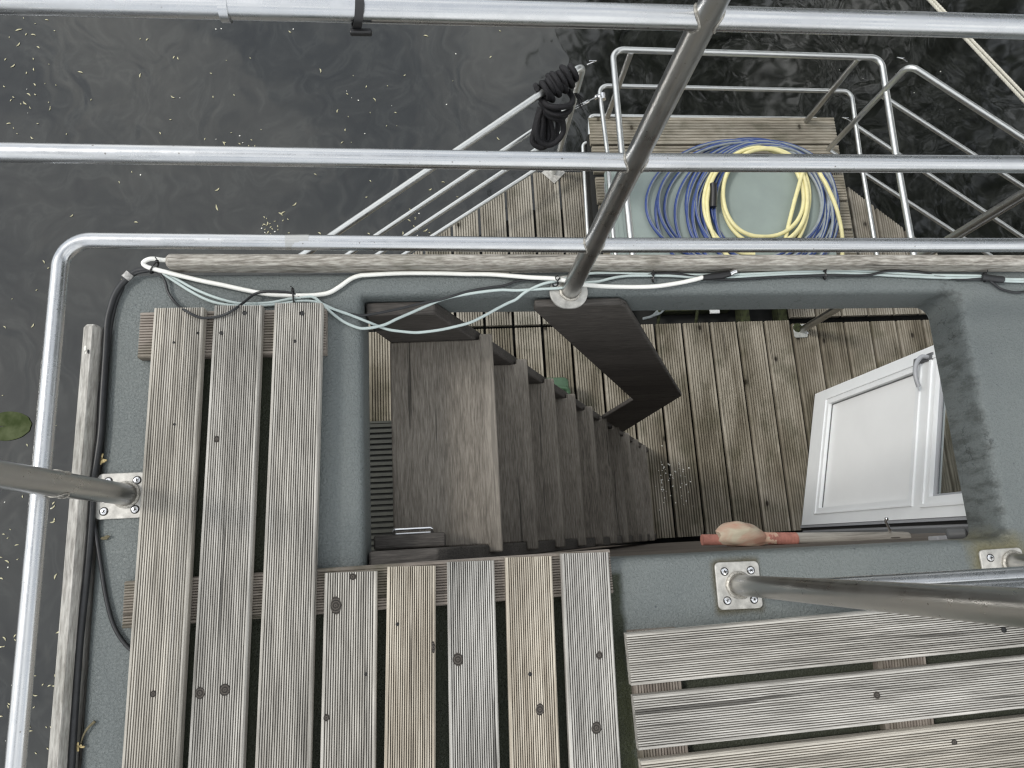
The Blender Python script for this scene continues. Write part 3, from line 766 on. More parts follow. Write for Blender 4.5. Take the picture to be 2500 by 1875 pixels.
db2 = thing('duckboard', (.8,-.35,0), 'wide grooved grey duckboard of crosswise planks lying on the roof at right of frame', 'duckboard')
Cc = [((1527,1546),(2110,1494),(1545,1677),(2500,1579)), ((1547,1701),(2500,1604),(1561,1834),(2500,1731)), ((1565,1863),(2500,1751),(1580,1998),(2500,1888)), ((1585,2028),(2500,1914),(1600,2165),(2500,2050))]
for (a0,a1,b0,b1) in Cc:
    A0, B0 = U(*a0,ZB), U(*b0,ZB); A1, B1 = U(*extx(a0,a1,2850),ZB), U(*extx(b0,b1,2850),ZB)
    w_ = ((B0-A0).length+(B1-A1).length)/2-.002
    board('board', (A0+B0)/2, (A1+B1)/2, w_, .021, 21, .0085, WOODR, db2, .5)
for (x0,x1,y0,xx0,xx1,y1) in ((1536,1652,1540,1592,1712,2150),(2132,2248,1500,2205,2325,2100)):
    a_ = (U(x0,y0,ZS)+U(x1,y0-6,ZS))/2; b_ = (U(xx0,y1,ZS)+U(xx1,y1-6,ZS))/2
    board('slat', a_, b_, (U(x1,y0,ZS)-U(x0,y0,ZS)).length, .0215, 16, .0035, WOODS, db2, .55)
# screw heads / holes in boards
def dot(parent, px, py, r, z=ZB): 
    c = U(px,py,z); obj('screw_hole', lathe((c.x,c.y,z-.004),(0,0,1),[(r,0),(r,.0046),(r*.8,.005),(r*.75,.0042),(0,.0042)],16), SCREWB, parent)
for (x,y,r) in ((2451,1538,.0052),): dot(db2, x, y, r)
for (x,y,r) in ((737,765,.0045),(720,833,.003),(597,764,.0042),(540,813,.0035),(424,836,.0022),(483,813,.0022),(970,1524,.003),(1294,1646,.0035),(893,1646,.0028),(426,1036,.0022)): dot(db, x, y, r)
# knots worn into particular boards (bark rings standing slightly proud)
m, n, l, b = new('knot_wood'); KNOT = m
t = n.new('ShaderNodeTexCoord').outputs['Object']
wvt = n.new('ShaderNodeTexWave'); wvt.wave_type = 'RINGS'; wvt.rings_direction = 'Z'; wvt.inputs['Scale'].default_value = 75; wvt.inputs['Distortion'].default_value = 5; wvt.inputs['Detail'].default_value = 3; wvt.inputs['Detail Scale'].default_value = 60
l.new(t, wvt.inputs['Vector'])
l.new(mix(n, l, wvt.outputs['Fac'], (.022,.018,.015), (.15,.13,.11)), b.inputs['Base Color']); b.inputs['Roughness'].default_value = .85
bump(n, l, b, wvt.outputs['Fac'], .8, .002)
def knot(parent, px, py, rx, ry, z=ZB):
    rx, ry = rx*.78, ry*.85
    c = U(px,py,z); n_ = 18
    ring_ = [(c.x+rx*math.cos(2*math.pi*k/n_)*(1+.07*math.sin(.9*k+px)), c.y+ry*math.sin(2*math.pi*k/n_)*(1+.07*math.cos(.7*k+py))) for k in range(n_)]
    obj('knot', prism(ring_, z-.003, z+.0002), KNOT, parent, smooth=False)
for (x,y,rx,ry) in ((529,1072,.006,.007),(488,1692,.010,.011),(549,1684,.011,.012),(820,1478,.012,.018),(1058,1580,.004,.011),(1118,1610,.011,.013),(1318,1732,.009,.011),(1463,1600,.007,.008),(1456,1777,.011,.012),(374,1694,.006,.006),(861,1408,.008,.007),(797,1752,.006,.007)): knot(db, x, y, rx, ry)
for (x,y,rx,ry) in ((2141,1697,.008,.008),(2330,1812,.007,.005)): knot(db2, x, y, rx, ry)

# ---------------------------------------------------------------- cables on the roof
def cable(name, pts, r, mat, label, cat='cable', z=.006, group=None, k=6, n=10):
    P = [U(p[0],p[1], p[2] if len(p) > 2 else z) for p in pts]
    return tag(obj(name, tube(resample(P, k), r, n), mat), label, cat, group)
cable('power_cable', [(412,635,.012),(398,635,.015),(368,632,.02),(350,641,.018),(358,651,.016),(381,658,.016),(436,672,.014),(490,685,.012),(544,696,.012),(598,708,.010),(653,718,.012),(707,721,.012),(761,721,.010),(802,715,.008),(829,700,.008),(856,681,.008),(878,673,.008),(900,671,.008),(980,667,.008),(1066,667,.008),(1140,669,.008),(1202,670,.009),(1292,677,.016),(1351,680,.022),(1383,686,.026),(1410,693,.03),(1433,696,.026),(1496,700,.014),(1586,700,.010),(1645,693,.010),(1690,684,.012),(1720,676,.014)], .0044, WHITEC,
      'thick white power cable draped along the roof edge above the hatch')
cable('data_cable', [(376,657,.008),(395,668,.007),(430,681,.006),(468,702,.006),(506,719,.006),(544,732,.006),(585,741,.006),(625,741,.006),(666,738,.008),(707,730,.010),(748,725,.012),(766,726,.012),(785,741,.010),(815,768,.007),(842,787,.006),(870,799,.004),(887,802,.002),(914,799,0),(941,792,-.002),(968,779,-.002),(1005,763,-.001),(1041,747,0),(1077,732,.002),(1113,723,.004),(1167,714,.006),(1222,708,.007),(1260,709,.007),(1315,706,.009),(1369,703,.013),(1400,697,.014),(1434,690,.013),(1463,687,.009),(1490,680,.007),(1517,675,.006),(1553,673,.006),(1640,673.5,.006),(1700,678,.006),(1780,677,.006),(1870,672,.006),(1960,668,.006),(2080,667,.006),(2180,673,.006),(2300,678,.006),(2404,680,.008),(2450,686,.007),(2510,688,.006)], .0029, GREYC,
      'pale grey cable crossing the hatch corner in the upper of two sagging arcs')
cable('data_cable', [(376,660,.012),(400,670,.010),(430,689,.007),(463,710,.006),(503,731,.006),(539,742,.006),(585,747,.006),(640,746,.006),(690,741,.007),(734,735,.010),(775,738,.010),(815,755,.007),(856,769,.005),(896,785,.0),(923,796,-.008),(950,805,-.010),(987,810,-.012),(1014,812,-.012),(1041,810,-.012),(1077,805,-.012),(1113,797,-.010),(1149,787,-.008),(1186,769,-.004),(1213,754,0),(1240,740,.002),(1260,731,.003),(1283,713,.008),(1320,695,.014),(1356,686,.016),(1400,676,.016),(1446,667,.010),(1499,667,.006),(1571,668.5,.006),(1644,669.5,.006),(1694,671,.006),(1794,670,.006),(1870,667,.006),(1952,663,.006),(2020,661,.006),(2088,661,.006),(2178,666,.006),(2268,671,.006),(2404,674,.008),(2450,681,.007),(2510,682,.006)], .0029, GREYC,
      'pale grey cable hanging in the deepest arc across the top left of the hatch')
cable('speaker_wire', [(300,693,.008),(316,678,.010),(332,668,.012),(368,661,.012),(390,668,.012),(403,687,.010),(411,714,.008),(430,741,.012),(452,758,.045),(484,774,.048),(511,776,.048),(544,770,.048),(571,756,.048),(598,736,.03),(620,719,.016),(644,712,.018),(680,712,.018),(712,716,.015),(740,730,.010),(758,741,.008),(802,754,.006),(842,764,.005),(875,770,.004),(896,769,.004),(941,761,.003),(987,751,.003),(1032,740,.004),(1077,731,.006),(1113,720,.007),(1149,710,.007),(1194,702,.007),(1231,697,.007),(1260,687,.007),(1285,683,.007),(1320,682,.008)], .0026, BLACKR,
      'thin black wire looping down over the ends of the two left planks')
cable('speaker_wire', [(1440,671,.006),(1500,672,.006),(1560,671,.005),(1636,667,.009),(1703,676,.006),(1760,682,.006),(1816,681,.006),(1898,676,.006),(1960,674,.006),(2020,672,.010),(2080,673,.006),(2124,671,.010),(2165,662,.013),(2223,661,.010),(2280,672,.006),(2340,682,.006),(2404,681,.010),(2425,692,.008),(2445,706,.006),(2481,714,.006),(2510,710,.006)], .0026, BLACKR,
      'thin black wire running beside pale cables right of the centre post')
# black connector joining the white cable
cn_ = thing('cable_connector', U(1750,675,.014), 'black cable connector with silver tip at the end of the white cable', 'connector')
obj('sleeve', tube([U(1716,678,.015),U(1760,673,.015),U(1782,668,.015)], lambda t_: .0058+.002*math.sin(t_*3), 14), BLACKT, cn_)
obj('tip', tube([U(1781,669,.015),U(1789,664,.015),U(1796,662,.015)], .0062, 14), CHROME, cn_)
# splice of black tape at right
tag(obj('tape_wrap', tube(resample([U(2396,676,.010),U(2420,680,.010),U(2448,683,.010)],3), .0075, 12), BLACKR), 'black tape wrapped around the cable bundle near the right edge', 'tape')
# thick black hose down the left edge
cable('supply_hose', [(372,656,.010),(353,659,.010),(335,662,.010),(316,675,.010),(294,699,.010),(280,722,.010),(271,749,.010),(262,790,.010),(257,871,.010),(251,962,.010),(246,1052,.010),(237,1120,.010),(227,1180,.010),(224,1261,.010),(217,1351,.010),(208,1441,.010),(194,1577,.010),(181,1758,.010),(174,1875,.010),(160,2080,.010)], .0062, BLACKR,
      'thick black hose running down the left roof edge beside the timber', 'hose', n=14)
cable('supply_hose', [(300,700,.006),(283,740,.006),(270,800,.006),(262,870,.006),(246,944,.008),(241,1052,.006),(234,1142,.006),(228,1261,.006),(235,1306,.006),(246,1378,.006),(260,1464,.006),(280,1532,.006),(312,1579,.006),(345,1600,.006)], .0036, BLACKR,
      'thin black cable curving away from the left edge under the first plank', 'cable')
tag(obj('hose_clamp', tube([U(318,668,.012),U(306,680,.012)], .0085, 12), plain('clear_sleeve', (.45,.44,.42), .2, 0, .5, 200)), 'clear crinkled sleeve on the black hose at the top left roof corner', 'clamp')
# zip ties
def ziptie(px, py, ang, r, lab, z=.008, sq=1):
    c = U(px,py,z); root = thing('cable_tie', c, lab, 'cable tie', 'black cable ties on the cables')
    pts = []
    for k in range(20):
        a_ = 2*math.pi*k/20; p_ = V((0, math.cos(a_)*r, math.sin(a_)*r*.62*sq)); pts.append(c + Matrix.Rotation(ang,3,'Z') @ p_)
    obj('loop', tube(pts, .0017, 6, closed=True), BLACKT, root)
    h_ = Matrix.Translation(c + Matrix.Rotation(ang,3,'Z') @ V((0,r*.95,r*.25)))@Matrix.Rotation(ang,4,'Z')
    obj('head', xf(box(-.003,.003,-.003,.003,-.002,.004), h_), BLACKT, root, smooth=False, bevel=.0008)
    obj('tail', tube([h_@V((0,0,.003)), h_@V((.0015,.002,.008)), h_@V((-.002,.004,.011))], .0010, 6), BLACKT, root)
ziptie(377,653,-.5,.013,'black cable tie at the top left corner by the timber end',.014)
ziptie(717,724,.1,.013,'black cable tie around cables above the third plank',.010,.9)
ziptie(1594,679,0,.008,'black cable tie just right of the centre post',.006)
ziptie(2013,672,0,.009,'black cable tie in the middle of the straight cable run',.006)
ziptie(2404,678,0,.009,'black cable tie near the right edge of the frame',.008)
# curled wire tie at the foot of the centre post
cable('wire_tie', [(1363,672,.03),(1357,676,.032),(1358,683,.032),(1364,684,.032),(1367,678,.03),(1362,684,.026),(1361,690,.02),(1361,697,.012),(1352,700,.010),(1348,694,.010)], .0012, BLACKT, 'curled thin black wire tie at the centre post foot', 'wire tie')
# strap on the top rail
c = U(873,30,zh); YR = c.y-.001
pts = [V((c.x+.0035*math.sin(a_), YR+.001+math.cos(a_)*(RTOP+.0012), zh+math.sin(a_)*(RTOP+.0012))) for a_ in [2*math.pi*k/28 for k in range(28)]]
vv, ff = [], []
for i, p_ in enumerate(pts):
    nrm = V((0,p_.y-YR-.001,p_.z-zh)).normalized()
    for dx, dr in ((-.0040,0),(.0040,0),(.0040,.0016),(-.0040,.0016)): vv.append(p_+V((dx,0,0))+nrm*dr)
for i in range(28):
    for k in range(4): ff.append((i*4+k, ((i+1)%28)*4+k, ((i+1)%28)*4+(k+1)%4, i*4+(k+1)%4))
sp_ = thing('rail_strap', c, 'black strap wrapped around the top rail at upper left', 'strap')
obj('band', (vv, ff), BLACKT, sp_)
bc = V((c.x+.002, YR-RTOP-.002, zh-.008)); obj('buckle', xf(box(-.010,.010,-.003,.002,-.003,.003), Matrix.Translation(bc)), BLACKT, sp_, smooth=False, bevel=.0012)

# ---------------------------------------------------------------- foredeck railings
def hook(parent, p, d):
    p, d = V(p), V(d)
    obj('hook', tube([p, p+d*.03+V((0,0,.012)), p+d*.05+V((0,.012,0)), p+d*.012+V((0,.02,0))], .0024, 8), CHROME, parent)
zLt = -1.62; PL = U(1425,158,zLt)
lr_ = thing('foredeck_side_railing', (PL.x,PL.y,ZD), 'four bar steel side railing sloping across the water left of the foredeck', 'railing')
def shared_rails(root, P, ends, top_px, zs, rads):
    for i, ((e, z), r) in enumerate(zip(zip(ends, zs), rads)):
        E = U(*e, z)
        if i == 0:
            obj('top_rail', tube(fillet([E, V((P.x,P.y,z)), V((P.x,P.y,ZD+.005))], .05, 10), r, 20), STEELM, root)
        else:
            obj('lower_rail', tube([E, V((P.x,P.y,z))], r, 16), STEELM, root)
zsL = [zLt]+[zat(PL,p) for p in ((1385,250),(1362,313),(1343,372))]
shared_rails(lr_, PL, [(690,657),(800,655),(872,655),(935,655)], None, zsL, (.0165,.0125,.0125,.0125))
pc = V((PL.x,PL.y)); 
obj('base_plate', prism([(PL.x+.075*math.cos(math.radians(90*k)), PL.y+.075*math.sin(math.radians(90*k))) for k in range(4)], ZD+.001, ZD+.007), PLATE, lr_, smooth=False, bevel=.002)
hook(lr_, (PL.x+.016,PL.y+.0,zLt), V((1,.2,0)))
zRt = -1.65; PR = U(2220,158,zRt)
rr_ = thing('foredeck_side_railing', (PR.x,PR.y,ZD), 'four bar steel side railing sloping away to the right over dark water', 'railing')
zsR = [zRt]+[zat(PR,p) for p in ((2151.4,233),(2084,304),(2023,367))]
shared_rails(rr_, PR, [(2760,510),(2760,626),(2760,756),(2760,848)], None, zsR, (.0165,.0125,.0125,.0125))
hook(rr_, (PR.x-.016,PR.y+.01,zRt+.01), V((-1,.25,0))); hook(rr_, (PR.x-.016,PR.y+.01,zsR[2]+.01), V((-1,.25,0)))
# pulpit
ZP1, ZP2, ZP3 = -1.86, -2.165, -2.50
pu = thing('bow_pulpit', V((1.7,2.6,ZP3)), 'double looped steel bow pulpit standing over the hose box', 'railing')
G = lambda L, z: [U(x,y,z) for x,y in L]
obj('upper_loop', tube(fillet(G([(1550,660),(1540,582),(1518,374),(1495,121),(2151,141),(2187,375),(2223,576),(2238,660)],ZP1), .06, 10), .0165, 20), STEELM, pu)
obj('lower_loop', tube(fillet(G([(1508,660),(1497,572),(1483,374),(1462,209),(2078,223),(2099,375),(2133,576),(2147,660)],ZP2), .05, 10), .0125, 18), STEELM, pu)
obj('toe_loop', tube(fillet(G([(1446,660),(1435,567),(1424,374),(1423,349),(1480,350)],ZP3), .03, 8), .0125, 16), STEELM, pu)
obj('toe_bar', tube(fillet(G([(1440,330),(1440,283),(1998,291),(2005,330)],-2.47), .03, 8), .0135, 16), STEELM, pu)
for (px_) in ((1541,126),(2097,142)):
    P = U(*px_, ZP1); obj('post', tube([V((P.x,P.y,ZP1)),V((P.x,P.y,-2.52))], .0165, 18), STEELD, pu)
# turnbuckle between side railing and pulpit
tb0, tb1 = U(1378,277,-2.10), U(1468,231,ZP2)
tbk = thing('turnbuckle', (tb0+tb1)/2, 'small steel turnbuckle between the black rope and the pulpit', 'turnbuckle')
dv = tb1-tb0; side = dv.cross(V((0,0,1))).normalized()*.006
obj('body', join(tube([tb0+dv*.02+side,tb0+dv*.62+side],.0022,8), tube([tb0+dv*.02-side,tb0+dv*.62-side],.0022,8), tube([tb0+dv*.0,tb0+dv*.06],.009,10), tube([tb0+dv*.56,tb0+dv*.64],.009,10)), CHROME, tbk)
obj('rod', tube([tb0+dv*.5,tb0+dv*.86],.003,8), CHROME, tbk)
obj('clevis', join(xf(box(-.012,.012,-.006,.006,-.012,.012), Matrix.Translation(tb0+dv*.86)@Matrix.Rotation(.6,4,'Z')), tube([tb0+dv*.84+V((0,0,-.02)),tb0+dv*.84+V((0,0,.022))],.0035,8)), CHROME, tbk)
cp = U(1472,236,ZP2); ld = (U(1483,374,ZP2)-U(1462,209,ZP2)).normalized()
obj('clamp', join(tube([cp-ld*.018,cp+ld*.018],.0165,16), xf(box(-.028,.0,-.010,.010,-.010,.010), Matrix.Translation(cp)), tube([cp+V((-.02,0,.0)),cp+V((-.02,0,.022))],.005,8)), CHROME, tbk)

# ---------------------------------------------------------------- hose box / dock step
ZX = -2.45; ZLID = -2.33
bxo = thing('deck_box', U(1750,430,ZD), 'grooved plank bow step with a grey green lid beneath the coiled hoses', 'deck box')
rows = [(286,352),(356,421),(431,495),(500,567),(572,640)]
parts = []
for (ya, yb) in rows:
    A0, A1 = U(1437+ (ya-286)*.12, ya, ZX), U(1440+(ya-286)*.12, yb, ZX)
    B0 = U(2038+(ya-293)*.165, ya+7, ZX)
    w_ = A0.y-A1.y; v, f = board_vf(B0.x-A0.x, w_-.002, .028, 9, .006, .6)
    mm = Matrix.Translation(((A0.x+B0.x)/2,(A0.y+A1.y)/2,ZX))@Matrix.Rotation(-math.pi/2-.0,4,'Z')
    parts.append(([mm@p for p in v], f))
obj('boards', join(*parts), WOODB, bxo, smooth=False)
Lq = [U(1492,596,ZLID),U(2040,600,ZLID),U(2030,412,ZLID),U(1478,405,ZLID)]
Lx0, Lx1, Ly0, Ly1 = Lq[0].x, Lq[1].x, Lq[0].y-.16, Lq[2].y
obj('lid', prism(rect_round((Lx0+Lx1)/2,(Ly0+Ly1)/2,Lx1-Lx0,Ly1-Ly0,.02), ZLID-.025, ZLID), LID, bxo, bevel=.006, seg=3)
obj('lid_lip', join(box(Lx0+.045,Lx0+.049,Ly0+.02,Ly1-.03,ZLID,ZLID+.003),box(Lx0+.075,Lx0+.079,Ly0+.02,Ly1-.03,ZLID,ZLID+.003)), LID, bxo, smooth=False)
obj('box_body', box(Lx0+.02,Lx1-.02,Ly0+.02,Ly1-.02,ZX+.0005,ZLID-.026), MGREY, bxo, smooth=False)
obj('support', box(U(1455,560,ZX).x,Lx1+.02,1.60,2.38,ZD-.1,ZX-.031), HULL, bxo, smooth=False)
# coiled hoses
def coil(loops, z0, r, jit):
    pts = []; N_ = 30; nL = len(loops)
    for i, (L_,R_,T_,B_) in enumerate(loops):
        nx = loops[min(i+1,nL-1)]; ph = random.uniform(0,6)
        for k in range(N_):
            t_ = k/N_; a_ = 2*math.pi*t_+math.pi/2
            l0, r0, t0, b0 = (p_+(q_-p_)*t_ for p_, q_ in zip((L_,R_,T_,B_), nx))
            x_ = (l0+r0)/2 + (r0-l0)/2*math.cos(a_); y_ = (t0+b0)/2 + (b0-t0)/2*math.sin(a_)
            x_ += jit*math.sin(ph+3*a_); y_ += jit*.5*math.cos(ph+2*a_)
            z_ = z0 + r*(1.0+ .95*(i%3)) + r*.5*math.sin(ph+2*a_)
            pts.append(U(x_,y_,z_))
    return pts
stripe = lambda k, n_: 1 if (k % n_) < n_*.5 else 0
loopsB = [(1590,2038,345,690),(1640,2046,339,700),(1688,2000,349,690),(1716,2040,352,700),(1573,2010,337,640),(1607,2035,347,655),(1614,1995,352,640),(1668,2030,346,668),(1700,2048,340,655),(1706,1992,350,642),(1712,2022,347,668),(1738,2006,354,652),(1754,2034,360,645),(1700,2044,344,660),(1722,2012,350,640)]
blue = thing('garden_hose', U(1830,440,ZLID), 'blue and grey garden hose coiled in wide loops on the grey green lid', 'hose')
obj('hose_tube', tube(resample(coil(loopsB, ZLID, .0105, 4),3), .0105, 12, stripes=stripe), [HBLUE, HGREY], blue)
cpts = [U(1741,448,ZLID+.065),U(1742,470,ZLID+.06),U(1741,505,ZLID+.05)]
obj('coupling', tube(resample(cpts,4), .019, 14), BLACKT, blue)
obj('coupling_ring', tube([U(1741,455,ZLID+.066),U(1741,448,ZLID+.067)], .015, 14), CHROME, blue)
loopsY = [(1722,1960,360,620),(1714,1974,357,655),(1764,1958,366,578),(1762,1978,362,600)]
cy_ = coil(loopsY, ZLID+.02, .0125, 2)
tail_ = [U(1970,395,ZLID+.06),U(2005,430,ZLID+.06),U(2035,490,ZLID+.05),U(2050,540,ZLID+.03),U(2057,590,ZLID+.0),U(2055,640,ZLID-.04)]
tag(obj('garden_hose', tube(resample(cy_[:-1]+tail_,4), .0115, 12), HYEL), 'pale yellow garden hose coiled among the blue hose on the lid', 'hose')

# ---------------------------------------------------------------- black rope bundle on the left railing
rb = thing('rope_bundle', U(1345,250,zLt), 'thick black braided rope knotted over the top of the left railing', 'rope')
e0 = U(690,657,zLt); rdir = (e0-V((PL.x,PL.y,zLt))).normalized(); rs = rdir.cross(V((0,0,1))).normalized()
def onrail(t_): return V((PL.x,PL.y,zLt))+rdir*t_
c0 = (U(1398,172,zLt)-PL).dot(rdir); c1 = (U(1318,228,zLt)-PL).dot(rdir)
RB = .0135
pts = []
turns = 6
for k in range(turns*14+1):
    t_ = k/(turns*14); a_ = 2*math.pi*turns*t_+.6
    R_ = .030+.010*math.sin(t_*math.pi)+.006*math.sin(5*t_*math.pi)
    pts.append(onrail(c0+(c1-c0)*t_ + .012*math.sin(a_)) + rs*math.cos(a_)*R_ + V((0,0,1))*(math.sin(a_)*R_+.004))
obj('coil', tube(resample(pts[::2],3), RB, 12), ROPEB, rb)
pts = []
for k in range(4*14+1):                     # looser outer wraps that bind the hank
    t_ = k/56; a_ = 2*math.pi*4*t_
    R_ = .050+.008*math.cos(a_*.5)
    pts.append(onrail(c0*.6+c1*.4+(c1-c0)*(t_-.35)*.8 + .02*math.sin(a_)) + rs*math.cos(a_)*R_ + V((0,0,1))*(math.sin(a_)*R_*.8-.012))
obj('coil', tube(resample(pts[::2],3), RB, 12), ROPEB, rb)
for (L_, zt_) in (([(1325,262),(1312,300),(1312,335),(1332,354),(1356,348),(1375,322),(1372,290),(1358,262)],-1.72),
            ([(1318,262),(1306,310),(1300,345),(1318,360),(1336,352),(1340,310),(1338,265)],-1.78),
            ([(1330,262),(1305,320),(1299,342),(1306,349),(1318,340),(1326,300),(1345,262)],-1.80),
            ([(1335,260),(1345,300),(1350,335),(1340,350),(1325,340),(1328,300),(1325,262)],-1.76),
            ([(1350,260),(1362,300),(1356,335),(1342,345),(1330,330),(1335,300),(1340,258)],-1.84)):
    P = [U(x,y, zt_-.10*math.sin(math.pi*i/(len(L_)-1))) for i,(x,y) in enumerate(L_)]
    obj('hanging_loop', tube(resample(P,6), RB, 12), ROPEB, rb)
for (L_, z_) in (([(1318,238),(1335,256),(1362,262),(1392,256),(1398,240),(1388,222)],-1.66),([(1320,250),(1338,272),(1365,280),(1388,272),(1394,255)],-1.70),([(1322,262),(1342,284),(1366,290),(1382,280)],-1.74)):
    obj('wrap', tube(resample([U(x,y,z_+.03*math.sin(i*.9)) for i,(x,y) in enumerate(L_)],6), RB*1.05, 12), ROPEB, rb)
fr_ = []
base_ = U(1402,228,-1.70)
for k in range(16):
    a_ = random.uniform(-.9,.9); L2 = random.uniform(.03,.065)
    fr_.append(tube([base_, base_+V((math.cos(a_)*L2*.5,math.sin(a_)*L2*.5-.01,-.01)), base_+V((math.cos(a_)*L2,math.sin(a_)*L2-.035,-.03+random.uniform(-.01,.01)))], .0016, 5))
obj('frayed_end', join(*fr_), ROPEB, rb)

# ---------------------------------------------------------------- white mooring rope at the top right
def twisted(a_, b_, r, lay, strands=3, sag=0):
    a_, b_ = V(a_), V(b_); d_ = (b_-a_); L_ = d_.length; u_ = d_.orthogonal().normalized(); w_ = d_.normalized().cross(u_); parts = []
    N_ = int(L_/lay*10)
    for s in range(strands):
        P = []
        for k in range(N_+1):
            t_ = k/N_; an = 2*math.pi*(t_*L_/lay+s/strands)
            P.append(a_+d_*t_+V((0,0,-sag*math.sin(math.pi*t_)))+(u_*math.cos(an)+w_*math.sin(an))*r*.52)
        parts.append(tube(P, r*.55, 6, caps=False))
    return join(*parts)
ra, rb2 = U(2240,-35,-1.9), U(2560,302,-1.9)
off_ = V((.013,.010,0))
mr = thing('mooring_rope', (ra+rb2)/2, 'doubled white twisted mooring rope stretched over dark water at the top right', 'rope')
for s in (-1,1): obj('rope_strand', twisted(ra+off_*s*.6, rb2+off_*s*1.0, .0085, .05), ROPEW, mr)

# ---------------------------------------------------------------- lower deck odds and ends
pb = U(1955,806,ZD+.003)
lp = thing('deck_post', (pb.x,pb.y,ZD), 'steel post with square mossy foot plate on the lower deck by the slot', 'post')
obj('post', tube([V((pb.x+.005,pb.y-.0,ZD+.006)),V((pb.x+.005,pb.y,-RT-.055))], .021, 20), STEELD, lp)
PLM = plain('mossy_plate', (.42,.43,.41), .5, .2, .25, 30)
obj('foot_plate', prism(rect_round(pb.x-.005,pb.y-.005,.085,.085,.012,4), ZD+.001, ZD+.008), PLM, lp, bevel=.0015)
obj('moss_patch', ico((pb.x-.02,pb.y+.015,ZD+.008),.03,(1,1,.25)), MOSSB, lp)
bp = U(1971,813,ZD+.01); obj('bolt', lathe((bp.x,bp.y,ZD+.007),(0,0,1),[(.006,0),(.006,.004),(.003,.006)],10), CHROME, lp)
# green jerrycan
jc = U(1350,945,-2.42)
jr = thing('watering_can', (jc.x,jc.y,ZD), 'green plastic can with yellow label standing behind the stair', 'can')
jx0, jx1 = U(1300,940,-2.42).x, U(1393,940,-2.42).x; jy1 = U(1360,917,-2.42).y; jy0 = jy1-.20
def can_body():
    prof = []
    v, f = [], []; n_ = 24
    for (z, s) in ((ZD+.003,.92),(ZD+.03,1),(-2.50,1),(-2.45,.97),(-2.425,.88),(-2.42,.70)):
        for (x, y) in rect_round((jx0+jx1)/2,(jy0+jy1)/2,(jx1-jx0)*s,(jy1-jy0)*s,.03*s,5): v.append(V((x,y,z)))
    n_ = 24
    for i in range(5):
        for k in range(n_): f.append((i*n_+k,i*n_+(k+1)%n_,(i+1)*n_+(k+1)%n_,(i+1)*n_+k))
    f.append(tuple(reversed(range(n_)))); f.append(tuple(range(5*n_,6*n_))); return v, f
obj('can_body', can_body(), CANG, jr)
obj('rib', join(box(jx1-.115,jx1-.110,jy0+.02,jy1-.012,-2.435,-2.415), box(jx1-.105,jx1-.02,jy1-.065,jy1-.061,-2.425,-2.4165)), CANG, jr, bevel=.0015)
obj('carry_handle', tube(fillet([V((jx1-.10,jy1-.07,-2.43)),V((jx1-.10,jy1-.07,-2.395)),V((jx1-.018,jy1-.08,-2.395)),V((jx1-.018,jy1-.17,-2.43))],.02), .012, 12), CANG, jr)
obj('hollow', ico((jx1-.055,jy1-.115,-2.425),.03,(1,1.1,.3)), SCREWB, jr)
obj('sticker', box(jx1-.175,jx1-.128,jy1-.032,jy1-.018,-2.4198,-2.4182), YEL, jr, smooth=False)
# furled flag on a wooden pole hooked to the wall
ZFl = -.80
fl = thing('wrapped_pole', U(1950,1315,ZFl), 'weathered wooden pole wrapped in faded red and cream cloth below the white door', 'pole')
WOODP = wood('pole_wood', (.09,.082,.07),(.27,.255,.23),(.46,.44,.40), axis='X', knots=False)
REDC = plain('faded_red_cloth', (.44,.19,.15), .85, 0, .25, 30, .4)
m, n, l, b = new('cream_red_cloth'); CREAM = m
t = n.new('ShaderNodeTexCoord').outputs['Object']
l.new(mix(n, l, ramp(n, l, noise(n, l, mapped(n, l, t, (1,2,1), (.1,0,0)), 11, 4, .6, .5), [(.42,0),(.66,.85)]), mix(n, l, noise(n, l, t, 25, 5), (.48,.43,.32), (.62,.56,.44)), (.52,.27,.20)), b.inputs['Base Color'])
b.inputs['Roughness'].default_value = .9; bump(n, l, b, noise(n, l, mapped(n, l, t, (1,3,1)), 30, 4), .5, .004)
pa, pbb = U(1722,1318,ZFl), U(1925,1314,ZFl); pe = U(2216,1311,ZFl)
obj('wooden_pole', tube([U(1922,1314,ZFl), U(2000,1313,ZFl), U(2190,1311,ZFl), U(2206,1311,ZFl), U(2217,1311,ZFl), U(2220,1311,ZFl)], lambda t_: .0165*(1 if t_ < .65 else (.93 if t_ < .85 else .6)), 20), WOODP, fl)
obj('red_end', tube([U(1714,1318,ZFl),U(1718,1318,ZFl),U(1790,1317,ZFl)], .0165, 18), REDC, fl)
wr = []
for k in range(9):
    x_ = 1872+k*8; wr.append(tube([U(x_,1314.5,ZFl),U(x_+4,1314.5,ZFl),U(x_+8.5,1314,ZFl)], (lambda t_: .0180+.0010*math.sin(t_*math.pi)), 18))
obj('red_wrap', join(*wr), REDC, fl)
v, f = [], []; NS, NR = 26, 30
for i in range(NS):
    t_ = i/(NS-1); x_ = 1752+t_*140; cen = U(x_,1313+2*t_,ZFl); sw = .003+.026*math.sin(math.pi*min(1,t_/.8))**.8 if t_ < .8 else .002
    for k in range(NR):
        a_ = 2*math.pi*k/NR; fold = 1+.06*math.sin(4*a_+t_*11)+.03*math.sin(9*a_-t_*8)
        R_ = (.017+sw*(.75+.45*math.sin(a_)))*fold
        v.append(cen+V((.004*math.sin(3*a_), math.cos(a_+.9)*R_*.0+math.sin(a_)*R_, math.cos(a_)*R_)))
for i in range(NS-1):
    for k in range(NR): f.append((i*NR+k,(i+1)*NR+k,(i+1)*NR+(k+1)%NR,i*NR+(k+1)%NR))
f.append(tuple(range(NR))); f.append(tuple(reversed(range((NS-1)*NR,NS*NR))))
obj('cream_cloth', (v, f), CREAM, fl)
